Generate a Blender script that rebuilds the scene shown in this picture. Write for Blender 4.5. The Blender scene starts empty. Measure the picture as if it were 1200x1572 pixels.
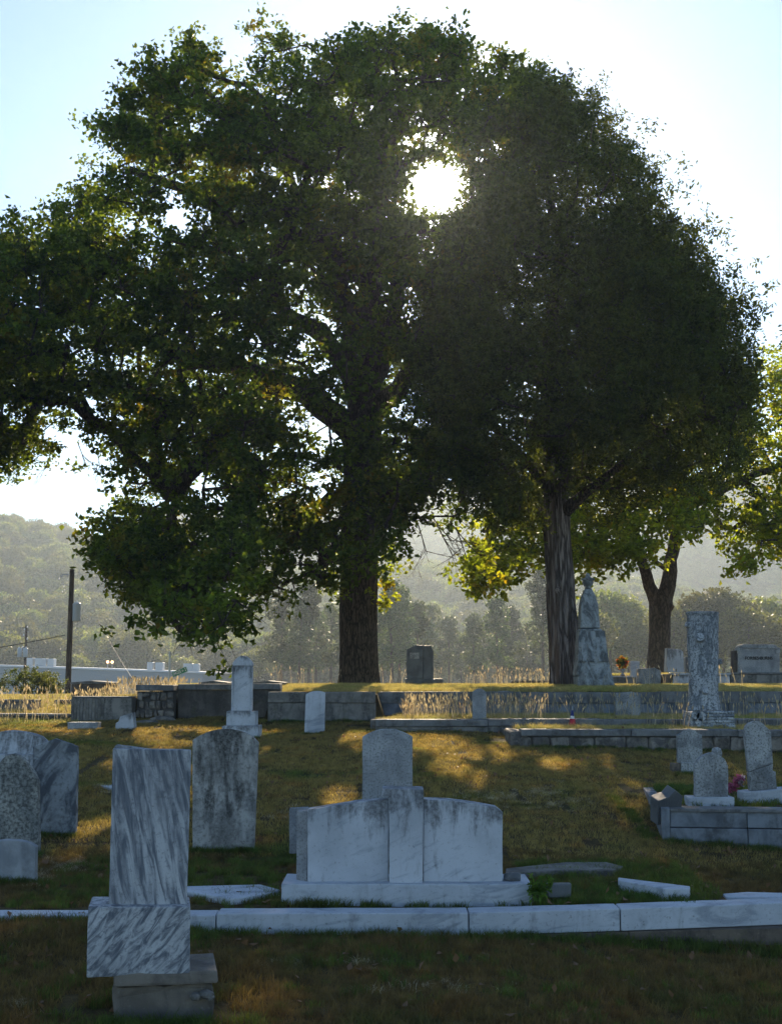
import bpy, bmesh, math, random
import numpy as np
from mathutils import Vector, Matrix, noise as mnoise
SC = bpy.context.scene
COL = SC.collection
R = math.radians
# ---------------------------------------------------------------- camera
F = 2000.0                       # focal length in pixels of the 1200 x 1572 photograph
PITCH = math.atan(252.0 / F)
CZ = 1.8
cam = bpy.data.cameras.new('camera')
cam.sensor_fit = 'VERTICAL'; cam.sensor_height = 36.0; cam.lens = 36.0 * F / 1572.0
cam.clip_start = 0.1; cam.clip_end = 4000
camo = bpy.data.objects.new('camera', cam); COL.objects.link(camo)
camo.location = (0, 0, CZ); camo.rotation_euler = (R(90) + PITCH, 0, 0)
SC.camera = camo
def ray(px, py):
    x = (px - 600.0) / F; y = (786.0 - py) / F
    return Vector((x, math.cos(PITCH) - y * math.sin(PITCH), math.sin(PITCH) + y * math.cos(PITCH)))
def W(px, py, Y):
    d = ray(px, py); t = Y / d.y
    return Vector((d.x * t, Y, CZ + d.z * t))
# ---------------------------------------------------------------- sun and sky
SUND = ray(668, 287).normalized()
ELEV = math.asin(SUND.z); AZ = math.atan2(SUND.x, SUND.y)
sun = bpy.data.lights.new('sun', 'SUN'); sun.energy = 5.0; sun.angle = R(0.53); sun.color = (1.0, 0.80, 0.55)
suno = bpy.data.objects.new('sun', sun); COL.objects.link(suno)
suno.rotation_euler = SUND.to_track_quat('Z', 'Y').to_euler(); suno.location = (0, 30, 30)
world = bpy.data.worlds.new('World'); SC.world = world; world.use_nodes = True
wn = world.node_tree; wn.nodes.clear()
sky = wn.nodes.new('ShaderNodeTexSky'); sky.sky_type = 'NISHITA'; sky.sun_disc = False
sky.sun_elevation = ELEV; sky.sun_rotation = AZ; sky.air_density = 1.0; sky.dust_density = 0.0; sky.ozone_density = 3.0
bg = wn.nodes.new('ShaderNodeBackground'); bg.inputs['Strength'].default_value = 0.10
# light scattered forward round the sun by the morning air, and the sun's own disc
tcw = wn.nodes.new('ShaderNodeTexCoord')
dot = wn.nodes.new('ShaderNodeVectorMath'); dot.operation = 'DOT_PRODUCT'; dot.inputs[1].default_value = tuple(SUND)
wn.links.new(tcw.outputs['Generated'], dot.inputs[0])
def wmath(op, a, b=None, clamp=False):
    n = wn.nodes.new('ShaderNodeMath'); n.operation = op; n.use_clamp = clamp
    for i, v in enumerate((a, b)):
        if v is None: continue
        if isinstance(v, (int, float)): n.inputs[i].default_value = v
        else: wn.links.new(v, n.inputs[i])
    return n.outputs[0]
c = wmath('MAXIMUM', dot.outputs['Value'], 0.0)
a1 = wmath('MULTIPLY', wmath('POWER', c, 20.0), 1.0)
a2 = wmath('MULTIPLY', wmath('POWER', c, 500.0), 45.0)
disc = wmath('MULTIPLY', wmath('GREATER_THAN', c, math.cos(R(0.75))), 1500.0)
tot = wmath('ADD', wmath('ADD', a1, a2), disc)
mul = wn.nodes.new('ShaderNodeVectorMath'); mul.operation = 'SCALE'; mul.inputs[0].default_value = (1.0, 0.93, 0.86)
wn.links.new(tot, mul.inputs['Scale'])
addn = wn.nodes.new('ShaderNodeVectorMath'); addn.operation = 'ADD'
wn.links.new(sky.outputs[0], addn.inputs[0]); wn.links.new(mul.outputs[0], addn.inputs[1])
wn.links.new(addn.outputs[0], bg.inputs['Color'])
wo = wn.nodes.new('ShaderNodeOutputWorld'); wn.links.new(bg.outputs[0], wo.inputs['Surface'])
SC.view_settings.view_transform = 'Standard'; SC.view_settings.look = 'None'
SC.view_settings.gamma = 1.0; SC.view_settings.use_curve_mapping = False
SC.view_settings.exposure = 1.05
SC.render.engine = 'CYCLES'
cy = SC.cycles
cy.use_denoising = True
cy.max_bounces = 6; cy.diffuse_bounces = 3; cy.glossy_bounces = 2; cy.transmission_bounces = 4; cy.volume_bounces = 0
cy.transparent_max_bounces = 4; cy.sample_clamp_indirect = 4.0; cy.caustics_reflective = False; cy.caustics_refractive = False
HAZE = 0.00058
# ---------------------------------------------------------------- helpers
def tag(o, label=None, cat=None, group=None, kind=None):
    if label: o['label'] = label
    if cat: o['category'] = cat
    if group: o['group'] = group
    if kind: o['kind'] = kind
    return o
def thing(name, label, cat, loc=(0, 0, 0), rotz=0.0, group=None):
    o = bpy.data.objects.new(name, None); COL.objects.link(o)
    o.location = loc; o.rotation_euler = (0, 0, rotz); o.empty_display_size = 0.2
    return tag(o, label, cat, group)
def link(name, me, mat=None, parent=None, loc=(0, 0, 0)):
    o = bpy.data.objects.new(name, me); COL.objects.link(o)
    if mat is not None and len(me.materials) == 0: me.materials.append(mat)
    if parent is not None: o.parent = parent
    o.location = loc
    return o
def bm_obj(name, bm, mat, parent=None, loc=(0, 0, 0), smooth=False):
    me = bpy.data.meshes.new(name); bm.normal_update(); bm.to_mesh(me); bm.free()
    if smooth: me.polygons.foreach_set('use_smooth', np.ones(len(me.polygons), bool))
    return link(name, me, mat, parent, loc)
def fast_mesh(name, V, Fc, smooth=False):
    V = np.asarray(V, np.float32); Fc = np.asarray(Fc, np.int32)
    me = bpy.data.meshes.new(name)
    nf, k = Fc.shape
    me.vertices.add(len(V)); me.vertices.foreach_set('co', V.ravel())
    me.loops.add(nf * k); me.loops.foreach_set('vertex_index', Fc.ravel())
    me.polygons.add(nf); me.polygons.foreach_set('loop_start', np.arange(nf, dtype=np.int32) * k)
    me.polygons.foreach_set('loop_total', np.full(nf, k, np.int32))
    if smooth: me.polygons.foreach_set('use_smooth', np.ones(nf, bool))
    me.update(calc_edges=True); me.validate()
    return me
def box_bm(bm, x0, x1, y0, y1, z0, z1, jit=0.0, rnd=random):
    vs = []
    for z in (z0, z1):
        for x, y in ((x0, y0), (x1, y0), (x1, y1), (x0, y1)):
            vs.append(bm.verts.new((x + rnd.uniform(-jit, jit), y + rnd.uniform(-jit, jit), z + rnd.uniform(-jit, jit))))
    for f in ((3, 2, 1, 0), (4, 5, 6, 7), (0, 1, 5, 4), (1, 2, 6, 5), (2, 3, 7, 6), (3, 0, 4, 7)):
        bm.faces.new([vs[i] for i in f])
    return vs
def bevel_bm(bm, w, seg=2):
    if w > 0:
        bm.normal_update()
        ed = [e for e in bm.edges if len(e.link_faces) == 2 and e.calc_face_angle(0) > 0.5]
        bmesh.ops.bevel(bm, geom=ed, offset=w, segments=seg, profile=0.5, affect='EDGES', clamp_overlap=True)
def box_obj(name, x0, x1, y0, y1, z0, z1, mat, parent=None, bev=0.01, jit=0.0, loc=(0, 0, 0), rnd=random):
    bm = bmesh.new(); box_bm(bm, x0, x1, y0, y1, z0, z1, jit, rnd); bevel_bm(bm, bev)
    return bm_obj(name, bm, mat, parent, loc)
def prism_bm(pts, y0, y1, bev=0.006):
    """pts: (x, z) outline, counter-clockwise as seen from -y"""
    area = sum(pts[i][0] * pts[(i + 1) % len(pts)][1] - pts[(i + 1) % len(pts)][0] * pts[i][1] for i in range(len(pts)))
    if area < 0: pts = pts[::-1]
    bm = bmesh.new()
    a = [bm.verts.new((x, y0, z)) for x, z in pts]; b = [bm.verts.new((x, y1, z)) for x, z in pts]
    fa = bm.faces.new(a); fb = bm.faces.new(b[::-1])
    n = len(pts)
    for i in range(n): bm.faces.new((a[i], b[i], b[(i + 1) % n], a[(i + 1) % n]))
    if bev > 0:
        ed = list(fa.edges) + list(fb.edges)
        for e in bm.edges:
            if e not in ed:
                bm.normal_update()
                break
        side = [e for e in bm.edges if len(e.link_faces) == 2 and fa not in e.link_faces and fb not in e.link_faces and e.calc_face_angle(0) > 0.5]
        bmesh.ops.bevel(bm, geom=list(set(ed + side)), offset=bev, segments=2, profile=0.6, affect='EDGES', clamp_overlap=True)
    return bm
def wear(bm, amp, sc=9.0, seed=0.0):
    for v in bm.verts:
        n = mnoise.noise_vector(v.co * sc + Vector((seed, seed * 1.7, -seed)))
        v.co += n * amp
def arc(x0, y0, x1, y1, rise, n=10):
    """pixel points of a bulging top edge from left to right"""
    return [(x0 + (x1 - x0) * t, y0 + (y1 - y0) * t - rise * (1 - (2 * t - 1) ** 2)) for t in [i / n for i in range(n + 1)]]
def stone_px(name, pts, Y, depth, mat, label=None, cat=None, parent=None, bev=0.008, sink=0.06, wearamp=0.004, lean=0.0, yaw=0.0, group=None, dense=True):
    """a slab whose outline is measured in the photograph and stands at distance Y, with its real depth"""
    P = [W(x, y, Y) for x, y in pts]
    zs = [p.z for p in P]; zb = min(zs)
    cx = (min(p.x for p in P) + max(p.x for p in P)) / 2
    H = max(zs) - zb
    out = [(p.x - cx, (p.z - zb) if p.z > zb + 0.02 * H else -sink) for p in P]
    if dense:                                   # more points along the edge so wear can nick it
        o2 = []
        for i in range(len(out)):
            a, b = out[i], out[(i + 1) % len(out)]
            L = math.hypot(b[0] - a[0], b[1] - a[1]); k = max(1, min(14, int(L / 0.06)))
            for j in range(k): o2.append((a[0] + (b[0] - a[0]) * j / k, a[1] + (b[1] - a[1]) * j / k))
        out = o2
    bm = prism_bm(out, 0, depth, bev)
    if wearamp: wear(bm, wearamp, 11.0, cx * 3.1 + Y)
    pl = parent.location if parent else Vector((0, 0, 0))
    o = bm_obj(name, bm, mat, parent, Vector((cx, Y, zb)) - Vector(pl))
    o.rotation_euler = (lean, 0, yaw)
    if label: tag(o, label, cat, group)
    return o
def tube(bm, pts, rad, n=8, cap=True):
    rings = []
    up = Vector((0, 0, 1))
    for i, p in enumerate(pts):
        p = Vector(p)
        d = (Vector(pts[min(i + 1, len(pts) - 1)]) - Vector(pts[max(i - 1, 0)])).normalized()
        a = d.cross(up)
        if a.length < 0.05: a = d.cross(Vector((1, 0, 0)))
        a.normalize(); b = a.cross(d).normalized()
        r = rad[i] if hasattr(rad, '__len__') else rad
        rings.append([bm.verts.new(p + a * math.cos(2 * math.pi * k / n) * r + b * math.sin(2 * math.pi * k / n) * r) for k in range(n)])
    for i in range(len(rings) - 1):
        for k in range(n):
            bm.faces.new((rings[i][k], rings[i][(k + 1) % n], rings[i + 1][(k + 1) % n], rings[i + 1][k]))
    if cap:
        bm.faces.new(rings[0][::-1]); bm.faces.new(rings[-1])
def lathe_bm(prof, n=20):
    bm = bmesh.new(); tube(bm, [(0, 0, z) for r, z in prof], [r for r, z in prof], n)
    return bm
# ---------------------------------------------------------------- material helpers
class NT:
    def __init__(s, name):
        s.m = bpy.data.materials.new(name); s.m.use_nodes = True; s.t = s.m.node_tree
        s.b = s.t.nodes['Principled BSDF']; s.out = s.t.nodes['Material Output']
    def n(s, typ, **kw):
        x = s.t.nodes.new(typ)
        for k, v in kw.items(): setattr(x, k, v)
        return x
    def l(s, a, b): s.t.links.new(a, b)
    def setv(s, sock, v):
        if hasattr(v, 'is_output') or isinstance(v, bpy.types.NodeSocket): s.l(v, sock)
        else: sock.default_value = v
    def coords(s, scale=(1, 1, 1), rot=(0, 0, 0), src='Object', rnd=True):
        if src == 'World':
            vec = s.n('ShaderNodeNewGeometry').outputs['Position']
        else:
            vec = s.n('ShaderNodeTexCoord').outputs[src]
        if rnd:
            oi = s.n('ShaderNodeObjectInfo'); a = s.n('ShaderNodeVectorMath', operation='MULTIPLY_ADD')
            cx = s.n('ShaderNodeCombineXYZ'); s.l(oi.outputs['Random'], cx.inputs[0]); s.l(oi.outputs['Random'], cx.inputs[2])
            s.l(cx.outputs[0], a.inputs[0]); a.inputs[1].default_value = (17, 0, 23); s.l(vec, a.inputs[2]); vec = a.outputs[0]
        mp = s.n('ShaderNodeMapping'); mp.inputs['Scale'].default_value = scale
        # rotate first, then stretch
        mr = s.n('ShaderNodeMapping'); mr.inputs['Rotation'].default_value = rot
        s.l(vec, mr.inputs[0]); s.l(mr.outputs[0], mp.inputs[0])
        return mp.outputs[0]
    def noise(s, vec, scale=5, detail=6, rough=0.55, dist=0.0, lac=2.0):
        x = s.n('ShaderNodeTexNoise'); x.inputs['Scale'].default_value = scale; x.inputs['Detail'].default_value = detail
        x.inputs['Roughness'].default_value = rough; x.inputs['Distortion'].default_value = dist
        s.l(vec, x.inputs['Vector']); return x.outputs['Fac']
    def ramp(s, fac, lo, hi, a=0.0, b=1.0):
        x = s.n('ShaderNodeMapRange', clamp=True); x.interpolation_type = 'SMOOTHSTEP'
        x.inputs['From Min'].default_value = lo; x.inputs['From Max'].default_value = hi
        x.inputs['To Min'].default_value = a; x.inputs['To Max'].default_value = b
        s.l(fac, x.inputs['Value']); return x.outputs['Result']
    def mix(s, fac, a, b):
        x = s.n('ShaderNodeMix', data_type='RGBA')
        s.setv(x.inputs[0], fac)
        for sock, v in ((x.inputs[6], a), (x.inputs[7], b)):
            if isinstance(v, tuple): sock.default_value = (*v[:3], 1)
            else: s.l(v, sock)
        return x.outputs[2]
    def mul(s, a, b):
        x = s.n('ShaderNodeMath', operation='MULTIPLY'); s.setv(x.inputs[0], a); s.setv(x.inputs[1], b); return x.outputs[0]
    def add(s, a, b):
        x = s.n('ShaderNodeMath', operation='ADD'); s.setv(x.inputs[0], a); s.setv(x.inputs[1], b); return x.outputs[0]
    def bump(s, h, strength=0.5, dist=0.01, prev=None):
        x = s.n('ShaderNodeBump'); x.inputs['Strength'].default_value = strength; x.inputs['Distance'].default_value = dist
        s.l(h, x.inputs['Height'])
        if prev is not None: s.l(prev, x.inputs['Normal'])
        return x.outputs[0]
    def done(s, col=None, rough=0.8, normal=None, spec=0.3):
        if col is not None:
            if isinstance(col, tuple): s.b.inputs['Base Color'].default_value = (*col[:3], 1)
            else: s.l(col, s.b.inputs['Base Color'])
        s.setv(s.b.inputs['Roughness'], rough); s.b.inputs['Specular IOR Level'].default_value = spec
        if normal is not None: s.l(normal, s.b.inputs['Normal'])
        return s.m
def stone_mat(name, light, dark, vein=(4, (1, 1, 1), (0, 0, 0), 0.40, 0.64, 0.6), stain=None, speck=None, moss=None, bumps=0.5, rough=0.75, grime=None):
    s = NT(name)
    sc, st, rot, lo, hi, dist = vein
    v = s.coords(st, rot)
    f = s.ramp(s.noise(v, sc, 9, 0.62, dist), lo, hi)
    col = s.mix(f, light, dark)
    big = s.noise(s.coords(), 1.7, 4, 0.6)
    col = s.mix(s.ramp(big, 0.35, 0.75, 0.0, 0.45), col, tuple(0.55 * c for c in dark))
    if stain:                                    # rain streaks and black lichen: wear with a shape of its own
        colr, scl, amt, lo2, hi2 = stain
        sv = s.coords((3.2, 3.2, 0.75))
        f2 = s.ramp(s.noise(sv, scl, 10, 0.68, 0.4), lo2, hi2, 0, amt)
        f3 = s.ramp(s.noise(s.coords(), 22, 8, 0.7), 0.38, 0.62, 0.35, 1.0)
        col = s.mix(s.mul(f2, f3), col, colr)
    if grime:                                    # black biofilm that sits on the upper part and runs down in streaks
        amt, zlo, zhi, core = grime
        ge = s.n('ShaderNodeSeparateXYZ'); s.l(s.n('ShaderNodeTexCoord').outputs['Generated'], ge.inputs[0])
        ax = s.n('ShaderNodeMath', operation='ABSOLUTE'); s.l(s.add(ge.outputs[0], -0.5), ax.inputs[0])
        g1 = s.ramp(ge.outputs[2], zlo, zhi)
        nz = s.noise(s.coords((3.0, 3.0, 0.8)), 2.6, 9, 0.7, 0.3)
        tt = s.add(s.add(nz, s.mul(g1, 0.22)), s.mul(ax.outputs[0], -core))
        fine = s.ramp(s.noise(s.coords(), 30, 8, 0.75), 0.36, 0.62, 0.5, 1.0)
        col = s.mix(s.mul(s.ramp(tt, 0.58, 0.76, 0, amt), fine), col, (0.025, 0.025, 0.023))
    if speck:
        colr, scl, amt, lo2, hi2 = speck
        col = s.mix(s.ramp(s.noise(s.coords(), scl, 6, 0.7), lo2, hi2, 0, amt), col, colr)
    if moss:
        col = s.mix(s.ramp(s.noise(s.coords(), 6, 8, 0.7), 0.55, 0.7, 0, moss), col, (0.10, 0.10, 0.04))
    h = s.noise(s.coords(), 45, 8, 0.7); h2 = s.noise(s.coords(), 7, 6, 0.6)
    nb = s.bump(h2, 0.35 * bumps, 0.02); nb = s.bump(h, bumps, 0.004, nb)
    return s.done(col, rough, nb, 0.3)
M = {}
BLK = (0.03, 0.03, 0.028)
M['veined'] = stone_mat('blue_veined_marble', (0.46, 0.475, 0.49), (0.115, 0.13, 0.155), (11.0, (2.2, 2.2, 0.30), (0, R(11), 0), 0.38, 0.64, 0.9), stain=((0.10, 0.11, 0.13), 2.5, 0.5, 0.5, 0.66), speck=((0.10, 0.105, 0.115), 42, 0.55, 0.52, 0.66), bumps=0.7)
M['veined_base'] = stone_mat('blue_veined_marble_base', (0.48, 0.495, 0.51), (0.11, 0.125, 0.15), (12.0, (2.2, 2.2, 0.6), (0, R(-40), 0), 0.38, 0.63, 1.1), speck=((0.10, 0.105, 0.115), 46, 0.6, 0.52, 0.66), bumps=0.7)
M['white'] = stone_mat('white_marble', (0.52, 0.54, 0.57), (0.31, 0.34, 0.38), (2.0, (0.8, 1, 3.8), (0, R(24), 0), 0.54, 0.72, 2.2), stain=((0.12, 0.12, 0.12), 2.6, 0.45, 0.54, 0.70), speck=((0.14, 0.14, 0.13), 34, 0.6, 0.56, 0.70), grime=(0.8, 0.35, 1.0, 0.0))
M['kerb'] = stone_mat('kerb_marble', (0.47, 0.50, 0.54), (0.30, 0.33, 0.37), (3.0, (0.6, 1, 2.2), (0, R(12), 0), 0.50, 0.66, 1.4), stain=((0.12, 0.12, 0.12), 2.4, 0.55, 0.52, 0.70), speck=((0.12, 0.12, 0.11), 40, 0.6, 0.56, 0.70))
M['stained'] = stone_mat('black_stained_marble', (0.44, 0.43, 0.40), (0.24, 0.24, 0.23), stain=((0.05, 0.045, 0.04), 1.6, 0.6, 0.46, 0.62), speck=((0.07, 0.065, 0.055), 24, 0.55, 0.50, 0.62), bumps=0.8, grime=(0.97, 0.10, 0.38, 0.28))
M['lichen'] = stone_mat('lichen_marble', (0.40, 0.40, 0.36), (0.22, 0.23, 0.22), stain=((0.03, 0.03, 0.027), 1.6, 0.7, 0.46, 0.64), speck=((0.03, 0.032, 0.03), 30, 0.8, 0.40, 0.62), bumps=1.0)
M['slate'] = stone_mat('dark_streaked_marble', (0.30, 0.32, 0.33), (0.085, 0.095, 0.11), (3.6, (1.6, 1.6, 0.7), (0, R(-28), 0), 0.40, 0.60, 1.3), speck=((0.05, 0.05, 0.045), 20, 0.6, 0.5, 0.66), bumps=0.8)
M['grey'] = stone_mat('grey_marble', (0.36, 0.37, 0.37), (0.24, 0.25, 0.26), stain=((0.10, 0.10, 0.095), 1.6, 0.5, 0.48, 0.7), speck=((0.09, 0.09, 0.085), 60, 0.7, 0.5, 0.62))
M['greyblue'] = stone_mat('smooth_grey_stone', (0.36, 0.38, 0.40), (0.24, 0.26, 0.28), stain=((0.09, 0.09, 0.09), 1.0, 0.6, 0.5, 0.72))
M['mottled'] = stone_mat('mottled_marble', (0.42, 0.43, 0.42), (0.20, 0.21, 0.22), stain=((0.07, 0.07, 0.065), 1.7, 0.7, 0.48, 0.66), speck=((0.07, 0.07, 0.06), 48, 0.8, 0.48, 0.62), bumps=0.9)
M['granite'] = stone_mat('dark_grey_granite', (0.13, 0.14, 0.145), (0.08, 0.085, 0.09), speck=((0.2, 0.2, 0.2), 90, 0.5, 0.55, 0.65), rough=0.5)
M['treestone'] = stone_mat('carved_tree_limestone', (0.46, 0.48, 0.49), (0.17, 0.19, 0.21), (7, (1.6, 1.6, 0.6), (0, 0, 0), 0.44, 0.60, 1.0), speck=((0.07, 0.08, 0.08), 30, 0.85, 0.48, 0.6), bumps=1.0)
M['drape'] = stone_mat('draped_marble', (0.33, 0.36, 0.37), (0.11, 0.12, 0.125), (3, (1.5, 1.5, 0.5), (0, R(20), 0), 0.42, 0.62, 1.4), speck=((0.06, 0.06, 0.06), 20, 0.6, 0.5, 0.66))
M['concrete'] = stone_mat('weathered_concrete', (0.24, 0.225, 0.20), (0.13, 0.125, 0.115), stain=((0.035, 0.033, 0.03), 1.5, 0.85, 0.42, 0.62), speck=((0.33, 0.32, 0.30), 30, 0.35, 0.56, 0.68), moss=0.5, bumps=0.9)
M['coping'] = stone_mat('coping_concrete', (0.20, 0.20, 0.195), (0.12, 0.12, 0.12), stain=((0.04, 0.038, 0.035), 1.8, 0.8, 0.44, 0.64), speck=((0.30, 0.30, 0.29), 40, 0.4, 0.56, 0.68), moss=0.6, bumps=0.9)
M['brownstone'] = stone_mat('brown_footing', (0.16, 0.125, 0.095), (0.08, 0.065, 0.055), stain=((0.035, 0.03, 0.028), 2.0, 0.7, 0.45, 0.65), speck=((0.24, 0.2, 0.16), 30, 0.4, 0.55, 0.68), moss=0.6, bumps=1.0)
M['rubble'] = stone_mat('rubble_stone', (0.27, 0.24, 0.20), (0.10, 0.09, 0.085), (5, (1, 1, 1), (0, 0, 0), 0.4, 0.62, 1.0), stain=((0.04, 0.035, 0.03), 2.0, 0.8, 0.42, 0.62), moss=0.5, bumps=1.2)
M['bluestone'] = stone_mat('blue_grey_wall', (0.22, 0.245, 0.275), (0.12, 0.135, 0.155), stain=((0.05, 0.05, 0.05), 1.5, 0.75, 0.46, 0.66), moss=0.4, bumps=0.9)
M['brownslab'] = stone_mat('brown_foundation', (0.20, 0.175, 0.145), (0.12, 0.105, 0.09), stain=((0.05, 0.045, 0.04), 2.0, 0.6, 0.45, 0.65), speck=((0.28, 0.26, 0.23), 40, 0.3, 0.55, 0.68), moss=0.4, bumps=1.0)
M['darkwall'] = stone_mat('dark_concrete_wall', (0.13, 0.115, 0.10), (0.07, 0.062, 0.055), stain=((0.03, 0.027, 0.024), 1.5, 0.8, 0.42, 0.62), speck=((0.2, 0.19, 0.17), 30, 0.3, 0.56, 0.68), moss=0.4, bumps=0.9)  # darker concrete all over, for the capped wall's plain blocks
M['mortar'] = stone_mat('mortar', (0.10, 0.095, 0.085), (0.06, 0.055, 0.05))
M['blacken'] = NT('black_paint').done((0.02, 0.02, 0.02), 0.6)
def bark_mat(name, c1, c2, sc, stretch, dist=0.03, redd=None):
    s = NT(name)
    v = s.coords((1, 1, stretch), rnd=False)
    w = s.n('ShaderNodeTexVoronoi', feature='DISTANCE_TO_EDGE'); w.inputs['Scale'].default_value = sc
    nz = s.n('ShaderNodeTexNoise'); nz.inputs['Scale'].default_value = sc * 0.7; nz.inputs['Detail'].default_value = 6; s.l(v, nz.inputs['Vector'])
    va = s.n('ShaderNodeVectorMath', operation='MULTIPLY_ADD'); s.l(nz.outputs['Color'], va.inputs[0]); va.inputs[1].default_value = (0.25, 0.25, 0.25); s.l(v, va.inputs[2])
    s.l(va.outputs[0], w.inputs['Vector'])
    rid = s.ramp(w.outputs['Distance'], 0.0, 0.22)
    fine = s.noise(v, sc * 5, 8, 0.7)
    col = s.mix(rid, c2, c1); col = s.mix(s.ramp(fine, 0.35, 0.7, 0, 0.7), col, tuple(0.6 * x for x in c2))
    if redd: col = s.mix(s.ramp(s.noise(v, 3, 4), 0.5, 0.7), col, redd)
    h = s.add(s.mul(rid, 1.0), s.mul(fine, 0.5))
    return s.done(col, 0.92, s.bump(h, 1.0, dist), 0.15)
M['oakbark'] = bark_mat('oak_bark', (0.17, 0.13, 0.09), (0.045, 0.035, 0.026), 13, 0.22, 0.04)
M['cedarbark'] = bark_mat('cedar_bark', (0.42, 0.36, 0.33), (0.10, 0.08, 0.07), 11, 0.07, 0.05, (0.22, 0.16, 0.13))
M['farbark'] = bark_mat('thin_bark', (0.17, 0.125, 0.09), (0.06, 0.045, 0.034), 10, 0.3, 0.02)
def leaf_mat(name, a, b, trans=0.45, tcol=(1.6, 1.5, 0.6), nsc=0.7, autumn=None, autumn_amt=0.0, perinst=False, world=False):
    s = NT(name)
    v = s.coords(src='World' if world else 'Object', rnd=False)
    f = s.ramp(s.noise(v, nsc, 5, 0.6), 0.35, 0.65)
    col = s.mix(f, a, b)
    wn_ = s.n('ShaderNodeTexWhiteNoise', noise_dimensions='3D')
    sn = s.n('ShaderNodeVectorMath', operation='SNAP'); s.l(v, sn.inputs[0]); sn.inputs[1].default_value = (0.12, 0.12, 0.12); s.l(sn.outputs[0], wn_.inputs[0])
    hv = s.n('ShaderNodeHueSaturation'); s.l(col, hv.inputs['Color']); s.l(s.ramp(wn_.outputs['Value'], 0, 1, 0.6, 1.45), hv.inputs['Value'])
    col = hv.outputs[0]
    if autumn:
        col = s.mix(s.mul(s.ramp(s.noise(v, nsc * 1.3, 4, 0.7), 0.56, 0.66), autumn_amt), col, autumn)
    if perinst:
        oi = s.n('ShaderNodeObjectInfo'); h2 = s.n('ShaderNodeHueSaturation'); s.l(col, h2.inputs['Color'])
        s.l(s.ramp(oi.outputs['Random'], 0, 1, 0.6, 1.5), h2.inputs['Value']); s.l(s.ramp(oi.outputs['Random'], 0, 1, 0.47, 0.515), h2.inputs['Hue']); col = h2.outputs[0]
    s.l(col, s.b.inputs['Base Color']); s.b.inputs['Roughness'].default_value = 0.5; s.b.inputs['Specular IOR Level'].default_value = 0.12
    tr = s.n('ShaderNodeBsdfTranslucent')
    tm = s.n('ShaderNodeVectorMath', operation='MULTIPLY'); s.l(col, tm.inputs[0]); tm.inputs[1].default_value = tcol; s.l(tm.outputs[0], tr.inputs['Color'])
    mx = s.n('ShaderNodeMixShader'); mx.inputs[0].default_value = trans
    s.l(s.b.outputs[0], mx.inputs[1]); s.l(tr.outputs[0], mx.inputs[2]); s.l(mx.outputs[0], s.out.inputs['Surface'])
    return s.m
M['oakleaf'] = leaf_mat('oak_leaves', (0.032, 0.052, 0.014), (0.050, 0.070, 0.018), 0.55, (4.6, 4.2, 1.1), 0.5, (0.30, 0.16, 0.02), 0.18)
M['cedarleaf'] = leaf_mat('cedar_foliage', (0.042, 0.058, 0.016), (0.064, 0.072, 0.019), 0.42, (3.0, 2.8, 0.9), 0.6)
M['goldleaf'] = leaf_mat('turning_oak_leaves', (0.085, 0.12, 0.022), (0.13, 0.15, 0.025), 0.6, (3.6, 3.3, 0.8), 0.9, (0.32, 0.18, 0.02), 0.35)
M['farleaf'] = leaf_mat('far_tree_leaves', (0.065, 0.09, 0.028), (0.11, 0.12, 0.035), 0.45, (2.4, 2.2, 1.0), 0.25, perinst=True)
M['pineleaf'] = leaf_mat('pine_needles', (0.045, 0.07, 0.028), (0.07, 0.09, 0.035), 0.35, (2.2, 2.1, 1.0), 0.5, perinst=True)
M['bushleaf'] = leaf_mat('bush_leaves', (0.06, 0.085, 0.03), (0.09, 0.10, 0.04), 0.45, (2.4, 2.2, 1.0), 1.2)
M['weedleaf'] = leaf_mat('weed_leaves', (0.07, 0.13, 0.025), (0.10, 0.16, 0.03), 0.5, (1.8, 1.8, 0.8), 3.0)
def grass_colour(s, dry, green, orange):
    v = s.coords((1, 1, 0.0), src='World', rnd=False)
    g = s.ramp(s.noise(v, 0.55, 6, 0.62), 0.50, 0.68)
    col = s.mix(g, dry, green)
    o = s.ramp(s.noise(v, 1.9, 5, 0.7), 0.5, 0.68, 0, 0.8)
    col = s.mix(o, col, orange)
    p = s.ramp(s.noise(v, 7.0, 5, 0.75), 0.35, 0.7, 0.55, 1.5)
    hv = s.n('ShaderNodeHueSaturation'); s.l(col, hv.inputs['Color']); s.l(p, hv.inputs['Value'])
    return hv.outputs[0]
s = NT('ground_turf')
col = grass_colour(s, (0.085, 0.062, 0.026), (0.045, 0.062, 0.018), (0.095, 0.05, 0.02))
M['ground'] = s.done(col, 0.95, s.bump(s.noise(s.coords(src='World', rnd=False), 40, 6, 0.7), 1.0, 0.02), 0.1)
def blade_mat(name, dry, green, orange, trans=0.5, tcol=(1.7, 1.5, 0.8)):
    s = NT(name); col = grass_colour(s, dry, green, orange)
    s.l(col, s.b.inputs['Base Color']); s.b.inputs['Roughness'].default_value = 0.6; s.b.inputs['Specular IOR Level'].default_value = 0.25
    tr = s.n('ShaderNodeBsdfTranslucent'); tm = s.n('ShaderNodeVectorMath', operation='MULTIPLY'); s.l(col, tm.inputs[0]); tm.inputs[1].default_value = tcol
    s.l(tm.outputs[0], tr.inputs['Color']); mx = s.n('ShaderNodeMixShader'); mx.inputs[0].default_value = trans
    s.l(s.b.outputs[0], mx.inputs[1]); s.l(tr.outputs[0], mx.inputs[2]); s.l(mx.outputs[0], s.out.inputs['Surface'])
    return s.m
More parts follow.
